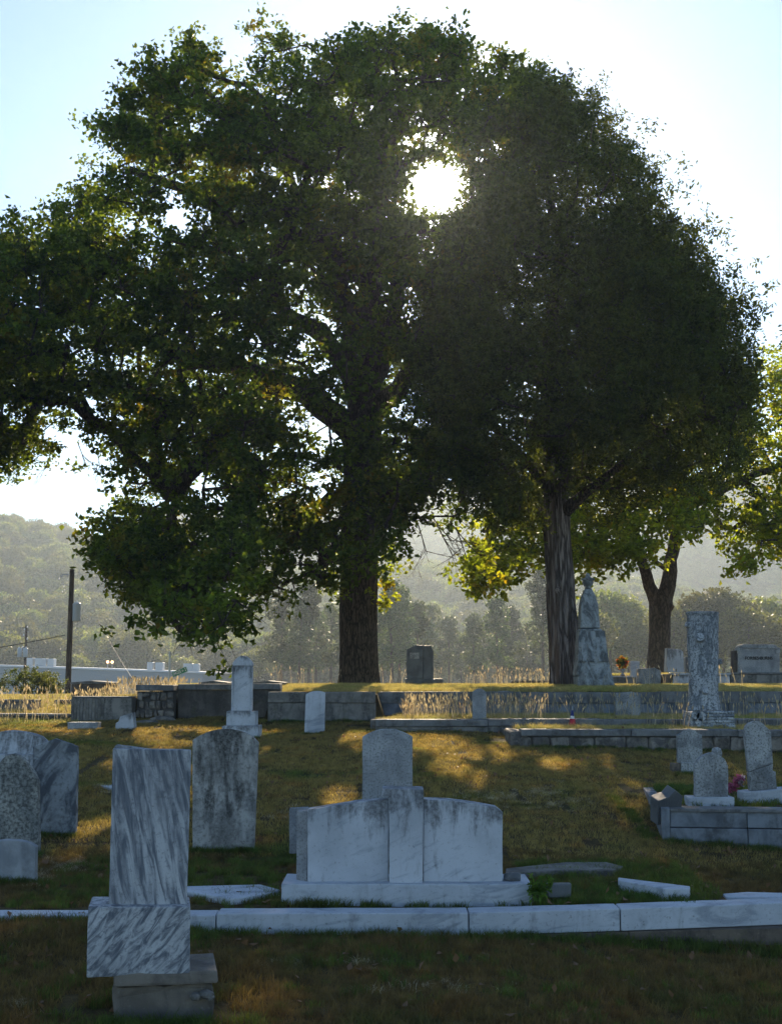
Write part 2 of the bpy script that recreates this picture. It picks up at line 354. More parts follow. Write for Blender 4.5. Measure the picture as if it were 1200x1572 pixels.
M['blade'] = blade_mat('grass_blades', (0.235, 0.20, 0.085), (0.10, 0.14, 0.04), (0.26, 0.165, 0.065), 0.55, (2.1, 1.8, 0.95))  # brighter slope copy of the lawn blades, lifted for the sun patches
M['nearblade'] = blade_mat('shaded_lawn_blades', (0.155, 0.115, 0.05), (0.075, 0.105, 0.03), (0.19, 0.105, 0.04))  # darker copy for the near lawn: foreground shade put into the blade colour
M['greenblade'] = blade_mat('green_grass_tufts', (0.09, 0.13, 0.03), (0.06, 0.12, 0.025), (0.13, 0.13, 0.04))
M['goldblade'] = blade_mat('sunny_dry_grass', (0.40, 0.35, 0.16), (0.24, 0.29, 0.09), (0.42, 0.31, 0.14), 0.5, (1.6, 1.5, 0.9))  # dry crest grass, its colour raised further to carry the sunlight
M['straw'] = blade_mat('pale_dry_straw', (0.46, 0.40, 0.28), (0.42, 0.38, 0.26), (0.45, 0.33, 0.2), 0.5, (1.5, 1.4, 1.1))
# ---------------------------------------------------------------- the ground
rng = np.random.default_rng(7)
XL2, XT2, XT1 = -2.25, -0.25, 2.0
def sst(a, b, x): 
    t = np.clip((x - a) / (b - a), 0, 1); return t * t * (3 - 2 * t)
def gnoise(X, Y):
    return (0.5 * np.sin(X * 1.3 + 0.7 * np.sin(Y * 0.9)) * np.sin(Y * 1.1 + 1.3) + 0.3 * np.sin(X * 3.1 + Y * 1.7) + 0.2 * np.sin(Y * 4.3 - X * 2.1 + 1))
def ridge(X, xs, zs):
    return np.interp(X, xs, zs) + 2.5 * np.sin(X * 0.035) + 1.6 * np.sin(X * 0.09 + 1)
def far_z(X, Y):
    z = np.interp(Y, [45, 60, 100, 220], [1.0, 0.0, -1.3, -1.5])
    n = ridge(X, [-260, -150, -118, -60, 0, 100, 300], [48, 46, 45, 38, 31, 24, 20])
    f = ridge(X * 1.0, [-300, -190, -122, 0, 230, 420], [54, 64, 86, 104, 110, 114])
    a = n * sst(225, 480, Y) * (1 - 0.35 * sst(480, 620, Y)); b = f * sst(470, 760, Y)
    return z + np.maximum(a, b)
def ground(X, Y):
    X = np.asarray(X, float); Y = np.asarray(Y, float)
    z = np.interp(Y, [0, 6.7, 9.5, 10, 12, 14, 16, 20, 22, 24, 27, 30, 34, 45, 60], [0, 0, 0.0, 0.08, 0.16, 0.32, 0.5, 0.73, 0.83, 0.95, 1.17, 1.30, 1.30, 0.7, -0.2])
    z = z + np.where((Y > 8.2) & (Y < 11), 0.09 * sst(-0.9, -2.4, X) * sst(8.2, 9.2, Y) * (1 - sst(9.6, 11, Y)), 0)
    # the kerbed plot is level
    inplot = (Y > 9.75) & (Y < 11.9) & (X > -3.5) & (X < 2.6)
    slope = np.interp(Y, [0, 6, 9.5, 13, 20, 23], [0.03, 0.06, 0.082, 0.045, 0.03, 0.0])
    z = z - slope * np.maximum(X - 0.6, 0) * np.where(X < 7, 1, 7 / np.maximum(X, 7))
    z = np.where(inplot, np.interp(Y, [9.75, 11.9], [0.11, 0.155]), z)
    z = z + 0.018 * gnoise(X, Y)
    crest = np.interp(Y, [22, 26, 29, 31, 34, 37, 45, 60], [1.40, 1.475, 1.545, 1.575, 1.565, 1.50, 1.0, 0.0]) + 0.012 * gnoise(X, Y)
    z = np.where((X > XT1) & (Y > 20.7), 0.94 + 0.01 * gnoise(X, Y), z)
    z = np.where((X > XT2) & (Y > 22.7), 1.03 + 0.01 * gnoise(X, Y), z)
    on = ((X > XT2) & (Y > 26.2)) | ((X > XL2) & (X <= XT2) & (Y > 24.5)) | ((X > -4.3) & (X <= XL2) & (Y > 25.25)) | ((X > -5.5) & (X <= -4.3) & (Y > 24.8))
    cz = np.where((X <= -4.3) & (Y < 30), np.minimum(crest, 1.36), crest)
    z = np.where(on, cz, z)
    z = np.where((X > -4.3) & (Y > 34), crest, z)
    w = sst(-6.5, -3.8, X)
    z = np.where(Y > 30, z * (1 - sst(30, 36, Y)) + sst(30, 36, Y) * (crest * w + (1 - w) * z), z)
    z = np.where((X > 6.9) & (Y > 33.9) & (Y < 50), 1.84, z)
    z = np.where(Y >= 45, far_z(X, Y), z)
    z = np.where(Y < 0, 0.0, z)
    return z
def gz(x, y): return float(ground(x, y))
def GP(px, py, y0=5.0, y1=44.0):
    """where the sight line through this photograph point meets the ground"""
    Ys = np.arange(y0, y1, 0.02); d = ray(px, py)
    zz = CZ + d.z * Ys / d.y; g = ground(d.x * Ys / d.y, Ys)
    i = np.argmax(zz <= g) if (zz <= g).any() else len(Ys) - 1
    Y = Ys[i]; return Vector((d.x * Y / d.y, Y, float(g[i])))
def lines(segs):
    out = []
    for a, b, st in segs: out += list(np.arange(a, b - 1e-6, st))
    return np.array(out + [segs[-1][1]])
gx = lines([(-1600, -400, 200), (-400, -100, 20), (-100, -20, 8), (-20, -13, 1), (-13, 13, 0.14), (13, 20, 1), (20, 100, 8), (100, 400, 20), (400, 1600, 200)])
gy = lines([(-200, -10, 38), (-10, 4, 2), (4, 38, 0.14), (38, 60, 1.5), (60, 220, 10), (220, 860, 12), (860, 2400, 220)])
GX, GY = np.meshgrid(gx, gy); GZ = ground(GX, GY)
nx, ny = len(gx), len(gy)
ids = np.arange(nx * ny).reshape(ny, nx)
Fq = np.stack([ids[:-1, :-1], ids[:-1, 1:], ids[1:, 1:], ids[1:, :-1]], -1).reshape(-1, 4)
me = fast_mesh('ground', np.stack([GX, GY, GZ], -1).reshape(-1, 3), Fq, True)
tag(link('ground', me, M['ground']), kind='structure')
# ---------------------------------------------------------------- scatter by geometry nodes (only for stuff)
def scatter(name, P, Rz, S, idx, variants, label, cat, tilt=None):
    col = bpy.data.collections.new(name + '_sources')
    for v in variants: col.objects.link(v)
    me = bpy.data.meshes.new(name); me.vertices.add(len(P)); me.vertices.foreach_set('co', np.asarray(P, np.float32).ravel())
    a = me.attributes.new('rot', 'FLOAT_VECTOR', 'POINT'); rv = np.zeros((len(P), 3), np.float32); rv[:, 2] = Rz
    if tilt is not None: rv[:, :2] = tilt
    a.data.foreach_set('vector', rv.ravel())
    a = me.attributes.new('scl', 'FLOAT_VECTOR', 'POINT')
    S = np.asarray(S, np.float32); S = np.repeat(S[:, None], 3, 1) if S.ndim == 1 else S
    a.data.foreach_set('vector', S.ravel())
    a = me.attributes.new('idx', 'INT', 'POINT'); a.data.foreach_set('value', np.asarray(idx, np.int32))
    o = bpy.data.objects.new(name, me); COL.objects.link(o)
    g = bpy.data.node_groups.new(name + '_scatter', 'GeometryNodeTree')
    g.interface.new_socket('Geometry', in_out='INPUT', socket_type='NodeSocketGeometry'); g.interface.new_socket('Geometry', in_out='OUTPUT', socket_type='NodeSocketGeometry')
    gi = g.nodes.new('NodeGroupInput'); go = g.nodes.new('NodeGroupOutput')
    ip = g.nodes.new('GeometryNodeInstanceOnPoints'); ci = g.nodes.new('GeometryNodeCollectionInfo')
    ci.inputs['Collection'].default_value = col; ci.inputs['Separate Children'].default_value = True; ci.inputs['Reset Children'].default_value = True
    def na(nm, typ):
        n = g.nodes.new('GeometryNodeInputNamedAttribute'); n.data_type = typ; n.inputs['Name'].default_value = nm; return n.outputs[0]
    L = g.links.new
    L(gi.outputs[0], ip.inputs['Points']); L(ci.outputs[0], ip.inputs['Instance']); ip.inputs['Pick Instance'].default_value = True
    L(na('idx', 'INT'), ip.inputs['Instance Index']); L(na('rot', 'FLOAT_VECTOR'), ip.inputs['Rotation']); L(na('scl', 'FLOAT_VECTOR'), ip.inputs['Scale'])
    L(ip.outputs[0], go.inputs[0])
    md = o.modifiers.new('scatter', 'NODES'); md.node_group = g
    return tag(o, label, cat, kind='stuff')
def src(name, me, mat):
    me.materials.append(mat); return bpy.data.objects.new(name, me)
# ---------------------------------------------------------------- leaves
def leaf_arrays(C, L, Wd, rng, up=0.0, fold=0.25):
    n = len(C)
    d = rng.normal(size=(n, 3)); d /= np.linalg.norm(d, axis=1)[:, None]
    nrm = rng.normal(size=(n, 3)); nrm[:, 2] = nrm[:, 2] + up * np.sign(nrm[:, 2] + 1e-9)
    s = np.cross(d, nrm); s /= np.linalg.norm(s, axis=1)[:, None]
    nn = np.cross(s, d)
    L = (L * rng.uniform(0.65, 1.3, n))[:, None]; Wh = (Wd / 2 * rng.uniform(0.7, 1.3, n))[:, None]
    V = np.empty((n, 4, 3), np.float32)
    V[:, 0] = C; V[:, 1] = C + d * L * 0.55 + s * Wh + nn * Wh * fold * 2
    V[:, 2] = C + d * L; V[:, 3] = C + d * L * 0.5 - s * Wh + nn * Wh * fold * 2
    b = np.arange(n)[:, None] * 4
    Fc = np.concatenate([b + np.array([[0, 1, 2]]), b + np.array([[0, 2, 3]])], 1).reshape(-1, 3)
    return V.reshape(-1, 3), Fc
def inpoly(x, y, poly):
    r = np.zeros(len(x), bool); n = len(poly); j = n - 1
    for i in range(n):
        xi, yi = poly[i]; xj, yj = poly[j]
        c = ((yi > y) != (yj > y)) & (x < (xj - xi) * (y - yi) / (yj - yi + 1e-9) + xi); r ^= c; j = i
    return r
def edged(x, y, poly):
    d = np.full(len(x), 1e9); n = len(poly)
    for i in range(n):
        ax, ay = poly[i]; bx, by = poly[(i + 1) % n]; vx, vy = bx - ax, by - ay
        t = np.clip(((x - ax) * vx + (y - ay) * vy) / (vx * vx + vy * vy), 0, 1)
        d = np.minimum(d, np.hypot(x - ax - t * vx, y - ay - t * vy))
    return d
def Wn(px, py, Y):
    x = (px - 600.0) / F; y = (786.0 - py) / F
    dy = math.cos(PITCH) - y * math.sin(PITCH); dz = math.sin(PITCH) + y * math.cos(PITCH); t = Y / dy
    return np.stack([x * t, Y, CZ + dz * t], -1)
def crown_points(poly, Y0, T, reach, n, rng, holes=(), shell=0.55, inset=20):
    """clump centres filling a crown: silhouette from the photograph, rounded depth"""
    xs = [p[0] for p in poly]; ys = [p[1] for p in poly]; out = np.zeros((0, 5))
    while len(out) < n:
        x = rng.uniform(min(xs), max(xs), n * 4); y = rng.uniform(min(ys), max(ys), n * 4)
        k = inpoly(x, y, poly); x, y = x[k], y[k]
        e = np.clip(edged(x, y, poly) / reach, 0, 1); Th = T * np.sqrt(1 - (1 - e) ** 2) + 0.3
        u = rng.uniform(-1, 1, len(x)); sh = rng.random(len(x)) < shell
        u = np.where(sh, np.sign(u) * (1 - 0.35 * np.abs(u) ** 2), u)
        keep = np.ones(len(x), bool)
        for hx, hy, rx, ry, pr in holes:
            keep &= ~((((x - hx) / rx) ** 2 + ((y - hy) / ry) ** 2 < 1) & (rng.random(len(x)) < pr))
        x, y, u, Th, e = x[keep], y[keep], u[keep], Th[keep], e[keep]
        k = e * reach > inset; out = np.concatenate([out, np.stack([x, y, u * Th, e, Th], -1)[k]])
    out = out[:n]
    return Wn(out[:, 0], out[:, 1], Y0 + out[:, 2]), out
def grow(limbs, clumps, rng, step=0.45, sag=0.12, k=0.012, base=0):
    """join every clump to the nearest point of the tree; limb radii follow what they carry"""
    pos = []; par = []; mr = []
    for limb in limbs:
        start = None
        for i, (p, r) in enumerate(limb):
            p = np.array(p, float)
            if i == 0 and pos:
                d = np.linalg.norm(np.array(pos) - p, axis=1); start = int(np.argmin(d)); prev = start; pr = p; rr = r
                continue
            if i == 0: pos.append(p); par.append(-1); mr.append(r); prev = 0; rr = r; continue
            a = pos[prev]; L = np.linalg.norm(p - a); m = max(1, int(L / step))
            side = rng.normal(size=3) * 0.04 * L
            for j in range(1, m + 1):
                t = j / m; q = a + (p - a) * t + side * math.sin(math.pi * t)
                pos.append(q); par.append(prev); mr.append(rr + (r - rr) * t); prev = len(pos) - 1
            rr = r
    n0 = len(pos)
    cap = n0 + len(clumps) * 40; A = np.empty((cap, 3)); A[:n0] = pos; n = n0
    b0 = A[base]; order = np.argsort(np.min(np.linalg.norm(clumps[:, None, :] - A[None, :n0:3, :], axis=2), axis=1))
    tips = []
    for ci in order:
        c = clumps[ci]; d = np.linalg.norm(A[:n] - c, axis=1)
        # prefer to leave from below and inside
        pen = d + 0.35 * np.maximum(0, A[:n, 2] - c[2])
        j = int(np.argmin(pen)); a = A[j].copy(); L = d[j]; m = max(1, int(L / step)); prev = j
        side = rng.normal(size=3) * 0.10 * L
        for q in range(1, m + 1):
            if n >= cap: break
            t = q / m; A[n] = a + (c - a) * t + side * math.sin(math.pi * t) + np.array([0, 0, sag * L * math.sin(math.pi * t)])
            par.append(prev); mr.append(0); prev = n; n += 1
        tips.append(prev)
    cnt = np.zeros(n); 
    for t in tips: cnt[t] += 1
    par = np.array(par)
    for i in range(n - 1, 0, -1): cnt[par[i]] += cnt[i]
    rad = np.maximum(np.array(mr), k * np.power(np.maximum(cnt, 0.6), 0.48))
    for i in range(1, n): rad[i] = min(rad[i], rad[par[i]] * 0.98)
    return A[:n], par, rad
def skeleton_mesh(name, A, par, rad, lo=0.0, hi=9, sides=7):
    idx = np.array([i for i in range(1, len(A)) if lo <= rad[i] < hi])
    a = A[par[idx]]; b = A[idx]; ra = rad[par[idx]]; rb = rad[idx]
    ra = np.minimum(ra, rb * 1.5)
    d = b - a; d /= np.linalg.norm(d, axis=1)[:, None] + 1e-9
    h = np.where(np.abs(d[:, 2:3]) > 0.9, np.array([[1., 0, 0]]), np.array([[0., 0, 1.]]))
    u = np.cross(d, h); u /= np.linalg.norm(u, axis=1)[:, None]; v = np.cross(u, d)
    th = np.arange(sides) * 2 * math.pi / sides
    c, s_ = np.cos(th)[None, :, None], np.sin(th)[None, :, None]
    ring = u[:, None] * c + v[:, None] * s_
    V = np.concatenate([a[:, None] - d[:, None] * 0.0 + ring * ra[:, None, None], (b + d * rb[:, None] * 0.3)[:, None] + ring * rb[:, None, None]], 1)
    n = len(idx); base = (np.arange(n) * 2 * sides)[:, None, None]; k = np.arange(sides)
    q = np.stack([k, (k + 1) % sides, sides + (k + 1) % sides, sides + k], -1)[None] + base
    return fast_mesh(name, V.reshape(-1, 3), q.reshape(-1, 4), True)
def gap(V, Fc, rng, r0=28, r1=68):  # clears leaves along the camera-to-sun line so the disc shows
    c = V.reshape(-1, 4, 3).mean(1) - np.array([0, 0, CZ]); c /= np.linalg.norm(c, axis=1)[:, None]
    a = np.arccos(np.clip(c @ np.array(SUND), -1, 1)) * F
    k = a > r0 + (r1 - r0) * rng.random(len(a)) ** 1.5
    return Fc.reshape(-1, 2, 3)[k].reshape(-1, 3)
SPOTS = [(175, 1175, .3), (350, 1150, .3), (262, 1150, .4), (232, 1140, .35), (200, 1130, .4), (150, 1150, .35), (118, 1152, .3), (330, 1120, .3), (402, 1122, .35), (415, 1150, .4), (440, 1165, .3), (520, 1224, .28), (655, 1142, .45), (700, 1150, .5), (745, 1160, .45), (785, 1142, .4),
         (690, 1178, .35), (730, 1196, .3), (560, 1150, .25), (140, 1272, .22), (850, 1175, .22), (480, 1190, .25), (300, 1185, .22), (985, 1172, .2), (640, 1120, .4), (610, 1160, .25)]
def shafts(V, Fc, rng):
    # leaves cleared along sun rays so that light patches land on the lawn
    C = V.reshape(-1, 4, 3).mean(1); k = np.ones(len(C), bool); S = np.array(SUND)
    for px, py, r in SPOTS:
        p = np.array(GP(px, py)); d = C - p; t = d @ S; q = np.linalg.norm(d - t[:, None] * S, axis=1)
        k &= ~((q < r * rng.uniform(.75, 1.15, len(C))) & (t > 0))
    return Fc.reshape(-1, 2, 3)[k[:len(C)]].reshape(-1, 3) if len(Fc) == 2 * len(C) else Fc
def clump_leaves(Cl, per, rad, L, Wd, rng, flat=0.7, up=0.6, droop=0.0, tight=0.22):
    n = len(Cl); r = (rad * rng.uniform(0.6, 1.25, n))
    C = np.repeat(Cl, per, 0); rr = np.repeat(r, per)[:, None]
    # sub clusters give each clump a broken outline
    sub = rng.normal(size=(n, 7, 3)) * 0.62; pick = rng.integers(0, 7, n * per)
    off = sub[np.repeat(np.arange(n), per), pick] + rng.normal(size=(n * per, 3)) * tight
    off[:, 2] *= flat; off[:, 2] -= droop * np.abs(off[:, 2])
    return leaf_arrays(C + off * rr, L, Wd, rng, up)
def trunk_mesh(name, pts, rads, n=48, flare=0.0, seed=1.0, ridges=0.0, step=0.12):
    P = []; Rr = []
    for i in range(len(pts) - 1):
        a, b = np.array(pts[i]), np.array(pts[i + 1]); m = max(2, int(np.linalg.norm(b - a) / step))
        for j in range(m):
            t = j / m; P.append(a + (b - a) * t); Rr.append(rads[i] + (rads[i + 1] - rads[i]) * t)
    P.append(np.array(pts[-1])); Rr.append(rads[-1]); P = np.array(P)
    V = []; th = np.arange(n) * 2 * math.pi / n
    for i, (p, r) in enumerate(zip(P, Rr)):
        hgt = p[2] - P[0][2]
        fl = flare * math.exp(-max(hgt, 0) / 0.28) * (0.55 + 0.45 * np.cos(th * 5 + seed) + 0.25 * np.cos(th * 3 + seed * 2))
        lump = np.array([mnoise.noise(Vector((math.cos(t) * 1.3 + seed, math.sin(t) * 1.3, hgt * 0.7))) for t in th]) * 0.10
        rg = ridges * np.array([mnoise.noise(Vector((math.cos(t) * 9 + seed, math.sin(t) * 9, hgt * 0.9))) for t in th])
        q = r * (1 + lump + rg) + fl * r
        V.append(np.stack([p[0] + q * np.cos(th), p[1] + q * np.sin(th), np.full(n, p[2])], -1))
    V = np.array(V); m = len(V); ids = np.arange(m * n).reshape(m, n)
    Fc = np.stack([ids[:-1], np.roll(ids[:-1], -1, 1), np.roll(ids[1:], -1, 1), ids[1:]], -1).reshape(-1, 4)
    return fast_mesh(name, V.reshape(-1, 3), Fc, True)
#%%TREES
def P3(px, py, Y): return tuple(W(px, py, Y))
# --- the big oak
OY = 34.0
oak_poly = [(-150, 420), (-60, 350), (0, 332), (45, 318), (88, 335), (96, 260), (128, 222), (126, 192), (170, 165), (198, 142), (192, 96), (240, 72), (290, 52), (350, 44), (400, 42), (450, 50), (505, 58), (515, 44), (600, 42), (680, 48), (725, 50), (775, 70), (815, 96), (850, 118), (885, 140), (880, 170),
            (820, 300), (790, 500), (760, 700), (735, 820), (700, 850), (640, 845), (600, 850), (575, 900), (545, 860), (525, 905), (490, 925), (430, 975), (395, 940), (365, 965), (340, 985), (310, 1005), (250, 1012), (236, 950), (200, 912), (160, 885), (135, 855), (150, 800), (172, 760), (160, 700), (110, 660), (60, 690), (30, 735), (-40, 760), (-110, 700), (-170, 560)]
holes = [(282, 330, 24, 34, 0.97), (215, 340, 46, 14, 0.95), (175, 355, 20, 12, .9), (355, 92, 40, 16, 0.85), (470, 100, 26, 18, 0.85), (372, 128, 26, 14, 0.8), (310, 190, 30, 16, .7), (400, 262, 16, 22, 0.85), (270, 265, 50, 20, 0.7),
         (450, 500, 22, 18, .97), (490, 545, 26, 24, .93), (500, 605, 16, 12, .97), (500, 660, 40, 34, .85), (450, 625, 25, 16, .9), (568, 620, 10, 14, .9),
         (620, 620, 34, 30, .8), (655, 640, 30, 26, .9), (667, 290, 40, 40, 1.0), (283, 795, 16, 24, .97), (320, 742, 26, 18, .85), (300, 665, 16, 16, .7), (75, 640, 34, 10, .9), (120, 610, 30, 20, .8), (30, 650, 14, 12, .8), (190, 640, 20, 14, .8),
         (505, 780, 26, 24, .8), (625, 800, 22, 22, .6), (480, 725, 20, 14, .6), (90, 510, 20, 14, .8), (325, 480, 14, 14, .8), (310, 410, 10, 14, .8), (205, 560, 18, 10, .7), (540, 450, 14, 14, .8), (725, 480, 18, 14, .7), (715, 140, 30, 14, .5)]
holes += [(500, 960, 60, 45, 1.0), (470, 1010, 70, 40, 1.0)]
oc, oraw = crown_points(oak_poly, OY, 6.6, 230, 1850, rng, [(a, b, c * 1.1 + 9, d * 1.1 + 9, e) for a, b, c, d, e in holes], 0.6)
def lift(raw, Y0, start, amp, rng, drop=3.0):
    # the underside of the crown rises away from the camera: low boughs hang on the near side only
    px, py = raw[:, 0], raw[:, 1]; s_ = (1038 - py) / F
    st = start + amp * np.sin(px * .045 + 1) * np.sin(px * .017 + 2) + rng.normal(size=len(px)) * .4
    lim = (CZ - .95 + .377 * st) / np.maximum(.377 - s_, .02)
    Y = Y0 + raw[:, 2]; Y = np.where(Y > lim, lim - np.abs(rng.normal(size=len(px))) * drop * .5, Y)
    return Wn(px, py, Y)
oc = lift(oraw, OY, 20.0, 2.8, rng, 2.0)
cv = np.array([mnoise.noise(Vector(p) * .42) for p in oc]); oc = oc[(cv > -.22) | (rng.random(len(oc)) < .3)]
limbs = [
    [(P3(551, 1060, OY), 0.56), (P3(550, 990, OY), 0.50), (P3(550, 900, OY), 0.47), (P3(553, 800, OY), 0.47), (P3(556, 720, OY), 0.50), (P3(560, 645, OY), 0.46), (P3(568, 560, OY + .3), 0.36), (P3(566, 450, OY + .5), 0.30), (P3(575, 330, OY + .2), 0.22), (P3(586, 220, OY), 0.14), (P3(570, 110, OY), 0.07)],
    [(P3(552, 690, OY), 0.40), (P3(515, 640, OY - .6), 0.34), (P3(470, 600, OY - 1.2), 0.27), (P3(408, 582, OY - 1.8), 0.22), (P3(350, 655, OY - 2.4), 0.17), (P3(290, 735, OY - 2.8), 0.11), (P3(262, 790, OY - 3), 0.07), (P3(285, 830, OY - 3.1), 0.05)],
    [(P3(558, 640, OY), 0.40), (P3(530, 560, OY + .4), 0.30), (P3(492, 508, OY + .8), 0.26), (P3(440, 485, OY + 1.2), 0.20), (P3(395, 400, OY + 1.4), 0.16), (P3(345, 330, OY + 1.2), 0.13), (P3(285, 290, OY + 1), 0.09), (P3(200, 260, OY + 1), 0.05)],
    [(P3(565, 640, OY), 0.36), (P3(610, 600, OY - .3), 0.26), (P3(652, 520, OY - .5), 0.21), (P3(725, 420, OY - .5), 0.15), (P3(775, 250, OY - .4), 0.08)],
    [(P3(430, 590, OY - 1.6), 0.22), (P3(330, 560, OY - .8), 0.16), (P3(220, 520, OY), 0.11), (P3(90, 480, OY + .4), 0.07), (P3(-40, 500, OY + .6), 0.04)],
    [(P3(566, 500, OY + .4), 0.26), (P3(500, 380, OY - 1.5), 0.17), (P3(440, 260, OY - 2.5), 0.12), (P3(380, 130, OY - 2.5), 0.07)],
    [(P3(560, 620, OY), 0.26), (P3(540, 500, OY - 3), 0.17), (P3(520, 420, OY - 5), 0.10)],
    [(P3(560, 600, OY), 0.26), (P3(600, 480, OY + 3), 0.17), (P3(640, 380, OY + 5), 0.10)],
    [(P3(560, 560, OY), 0.2), (P3(585, 380, OY - 2), 0.13), (P3(610, 190, OY - 2.5), 0.07)],
    [(P3(300, 720, OY - 2.7), 0.1), (P3(260, 760, OY - 3), 0.08), (P3(200, 700, OY - 2.5), 0.05)],
    [(P3(350, 650, OY - 2.4), 0.14), (P3(380, 760, OY - 3), 0.10), (P3(330, 880, OY - 3.4), 0.06), (P3(300, 960, OY - 3.5), 0.035)],
    [(P3(556, 740, OY), 0.16), (P3(510, 760, OY - 2), 0.11), (P3(460, 820, OY - 3), 0.06)],
]
A, par, rad = grow(limbs, oc, rng, 0.45, 0.10, 0.017)
# crown, trunk and limbs are parts of one tree
bz = gz(P3(551, 1052, OY)[0], OY)
oak = thing('oak_tree', 'huge old oak with a wide drooping crown, its thick trunk on the grass terrace', 'tree', (P3(551, 1052, OY)[0], OY, bz))
ol = np.array(oak.location)
tm = trunk_mesh('trunk', [np.array(P3(551, 1052, OY)) - [0, 0, .35]] + [np.array(P3(x, y, OY)) for x, y in ((551, 1050), (550, 980), (550, 900), (552, 800), (556, 720), (559, 660))], [0.56, 0.52, 0.485, 0.475, 0.485, 0.50, 0.46], 96, 0.30, 2.0, 0.05, 0.1)
link('trunk', tm, M['oakbark'], oak, -oak.location)
link('limbs', skeleton_mesh('limbs', A, par, rad, 0.045, 0.475, 9), M['oakbark'], oak, -oak.location)['kind'] = 'stuff'
link('twigs', skeleton_mesh('twigs', A, par, rad, 0.0, 0.045, 4), M['oakbark'], oak, -oak.location)['kind'] = 'stuff'
def twig_arrays(Cl, per, L, r, rng, down=0.0):
    C = np.repeat(Cl, per, 0); n = len(C); d = rng.normal(size=(n, 3)); d[:, 2] -= down; d /= np.linalg.norm(d, axis=1)[:, None]
    s = np.cross(d, rng.normal(size=(n, 3))); s /= np.linalg.norm(s, axis=1)[:, None]; t = np.cross(s, d)
    L = (L * rng.uniform(0.5, 1.3, n))[:, None]
    V = np.empty((n, 4, 3)); V[:, 0] = C + s * r; V[:, 1] = C - s * r * .5 + t * r * .87; V[:, 2] = C - s * r * .5 - t * r * .87; V[:, 3] = C + d * L
    b = np.arange(n)[:, None] * 4
    return V.reshape(-1, 3), np.concatenate([b + np.array([[0, 1, 3]]), b + np.array([[1, 2, 3]]), b + np.array([[2, 0, 3]])], 1).reshape(-1, 3)
V, Fc = twig_arrays(oc, 8, 0.7, 0.011, rng)
link('twig_ends', fast_mesh('twig_ends', V, Fc), M['oakbark'], oak, -oak.location)['kind'] = 'stuff'
ends = oc + rng.normal(size=oc.shape) * 0.1
V, Fc = clump_leaves(ends, 165, 0.6, 0.14, 0.105, rng, 0.62, 0.5)
cc = V.reshape(-1, 4, 3).mean(1)          # keep the underside of the crown clear of the ground
Fc = shafts(V, Fc, rng); k_ = np.isin(np.arange(len(V) // 4), Fc[::2, 0] // 4); V = V.reshape(-1, 4, 3)[k_].reshape(-1, 3); Fc = np.concatenate([np.arange(len(V) // 4)[:, None] * 4 + np.array([[0, 1, 2]]), np.arange(len(V) // 4)[:, None] * 4 + np.array([[0, 2, 3]])], 1).reshape(-1, 3); Fc = gap(V, Fc, rng)
print('oak leaves', len(Fc) // 2, 'nodes', len(A))
crown = link('crown', fast_mesh('crown', V, Fc), M['oakleaf'], oak, -oak.location)
# leafy sprouts on the trunk, low on both sides
sp = np.array([P3(x, y, OY - .3) for x, y in ((500, 900), (508, 880), (518, 905), (512, 860), (505, 850), (590, 880), (595, 905), (588, 925), (600, 870), (592, 850), (596, 895))])
V, Fc = clump_leaves(sp, 60, 0.28, 0.13, 0.10, rng, 1.0, 0.2)
link('sprout_leaves', fast_mesh('sprout_leaves', V, Fc), M['goldleaf'], oak, -oak.location)
V, Fc = twig_arrays(sp, 5, 0.4, 0.008, rng)
link('sprout_twigs', fast_mesh('sprout_twigs', V, Fc), M['oakbark'], oak, -oak.location)['kind'] = 'stuff'
def bare_spray(starts, dirs, rng, n=10, L=1.4, r=0.02, depth=3):
    segs = []
    def rec(p, d, L, r, k):
        q = p + d * L; segs.append((p, q, r, r * 0.6))
        if k == 0: return
        for _ in range(3):
            nd = d + rng.normal(size=3) * 0.55; nd /= np.linalg.norm(nd); rec(p + d * L * rng.uniform(0.4, 1), nd, L * rng.uniform(0.5, 0.75), r * 0.6, k - 1)
    for s, d in zip(starts, dirs): rec(np.array(s), np.array(d) / np.linalg.norm(d), L, r, depth)
    bm = bmesh.new()
    for p, q, a, b in segs: tube(bm, [p, q], [a, b], 4, False)
    return bm
bm = bare_spray([P3(80, 690, 32), P3(120, 680, 31.5), P3(150, 690, 32), P3(60, 700, 33)], [(-.3, 0, -1), (.4, 0, -1), (.1, .3, -1), (-.8, 0, -.7)], rng, L=0.55, r=.012)
bm_obj('bare_twigs', bm, M['oakbark'], oak, -oak.location)['kind'] = 'stuff'
bm = bare_spray([P3(640, 800, 32), P3(670, 805, 31.5), P3(690, 800, 32), P3(700, 810, 33), P3(660, 790, 31)], [(.3, 0, -1), (.5, 0, -1), (.8, .3, -1), (.3, 0, -.9), (.6, -.2, -.8)], rng, L=0.85, r=.016)
bm_obj('bare_twigs', bm, M['oakbark'], oak, -oak.location)['kind'] = 'stuff'
# --- the cedar in front of it
CY = 31.0
cedar_poly = [(640, 430), (700, 300), (760, 190), (810, 128), (850, 118), (885, 128), (900, 150), (915, 135), (945, 165), (975, 195), (985, 235), (1015, 265), (1030, 300), (1055, 320), (1072, 355), (1090, 375), (1110, 410), (1135, 430), (1155, 470), (1155, 520), (1165, 560), (1165, 660), (1150, 720), (1120, 760), (1070, 750), (1010, 745), (960, 770), (900, 790), (880, 770), (850, 760), (820, 830), (770, 820), (730, 790), (690, 760), (640, 700), (610, 620), (620, 520)]
ch = [(665, 295, 30, 30, 1.0), (838, 285, 12, 10, .7), (680, 470, 30, 14, .6), (740, 520, 30, 14, .6), (650, 650, 40, 24, .8), (930, 300, 8, 14, .6), (990, 300, 14, 10, .7), (1060, 460, 16, 10, .6), (1040, 400, 10, 10, .6), (700, 780, 40, 20, .5)]
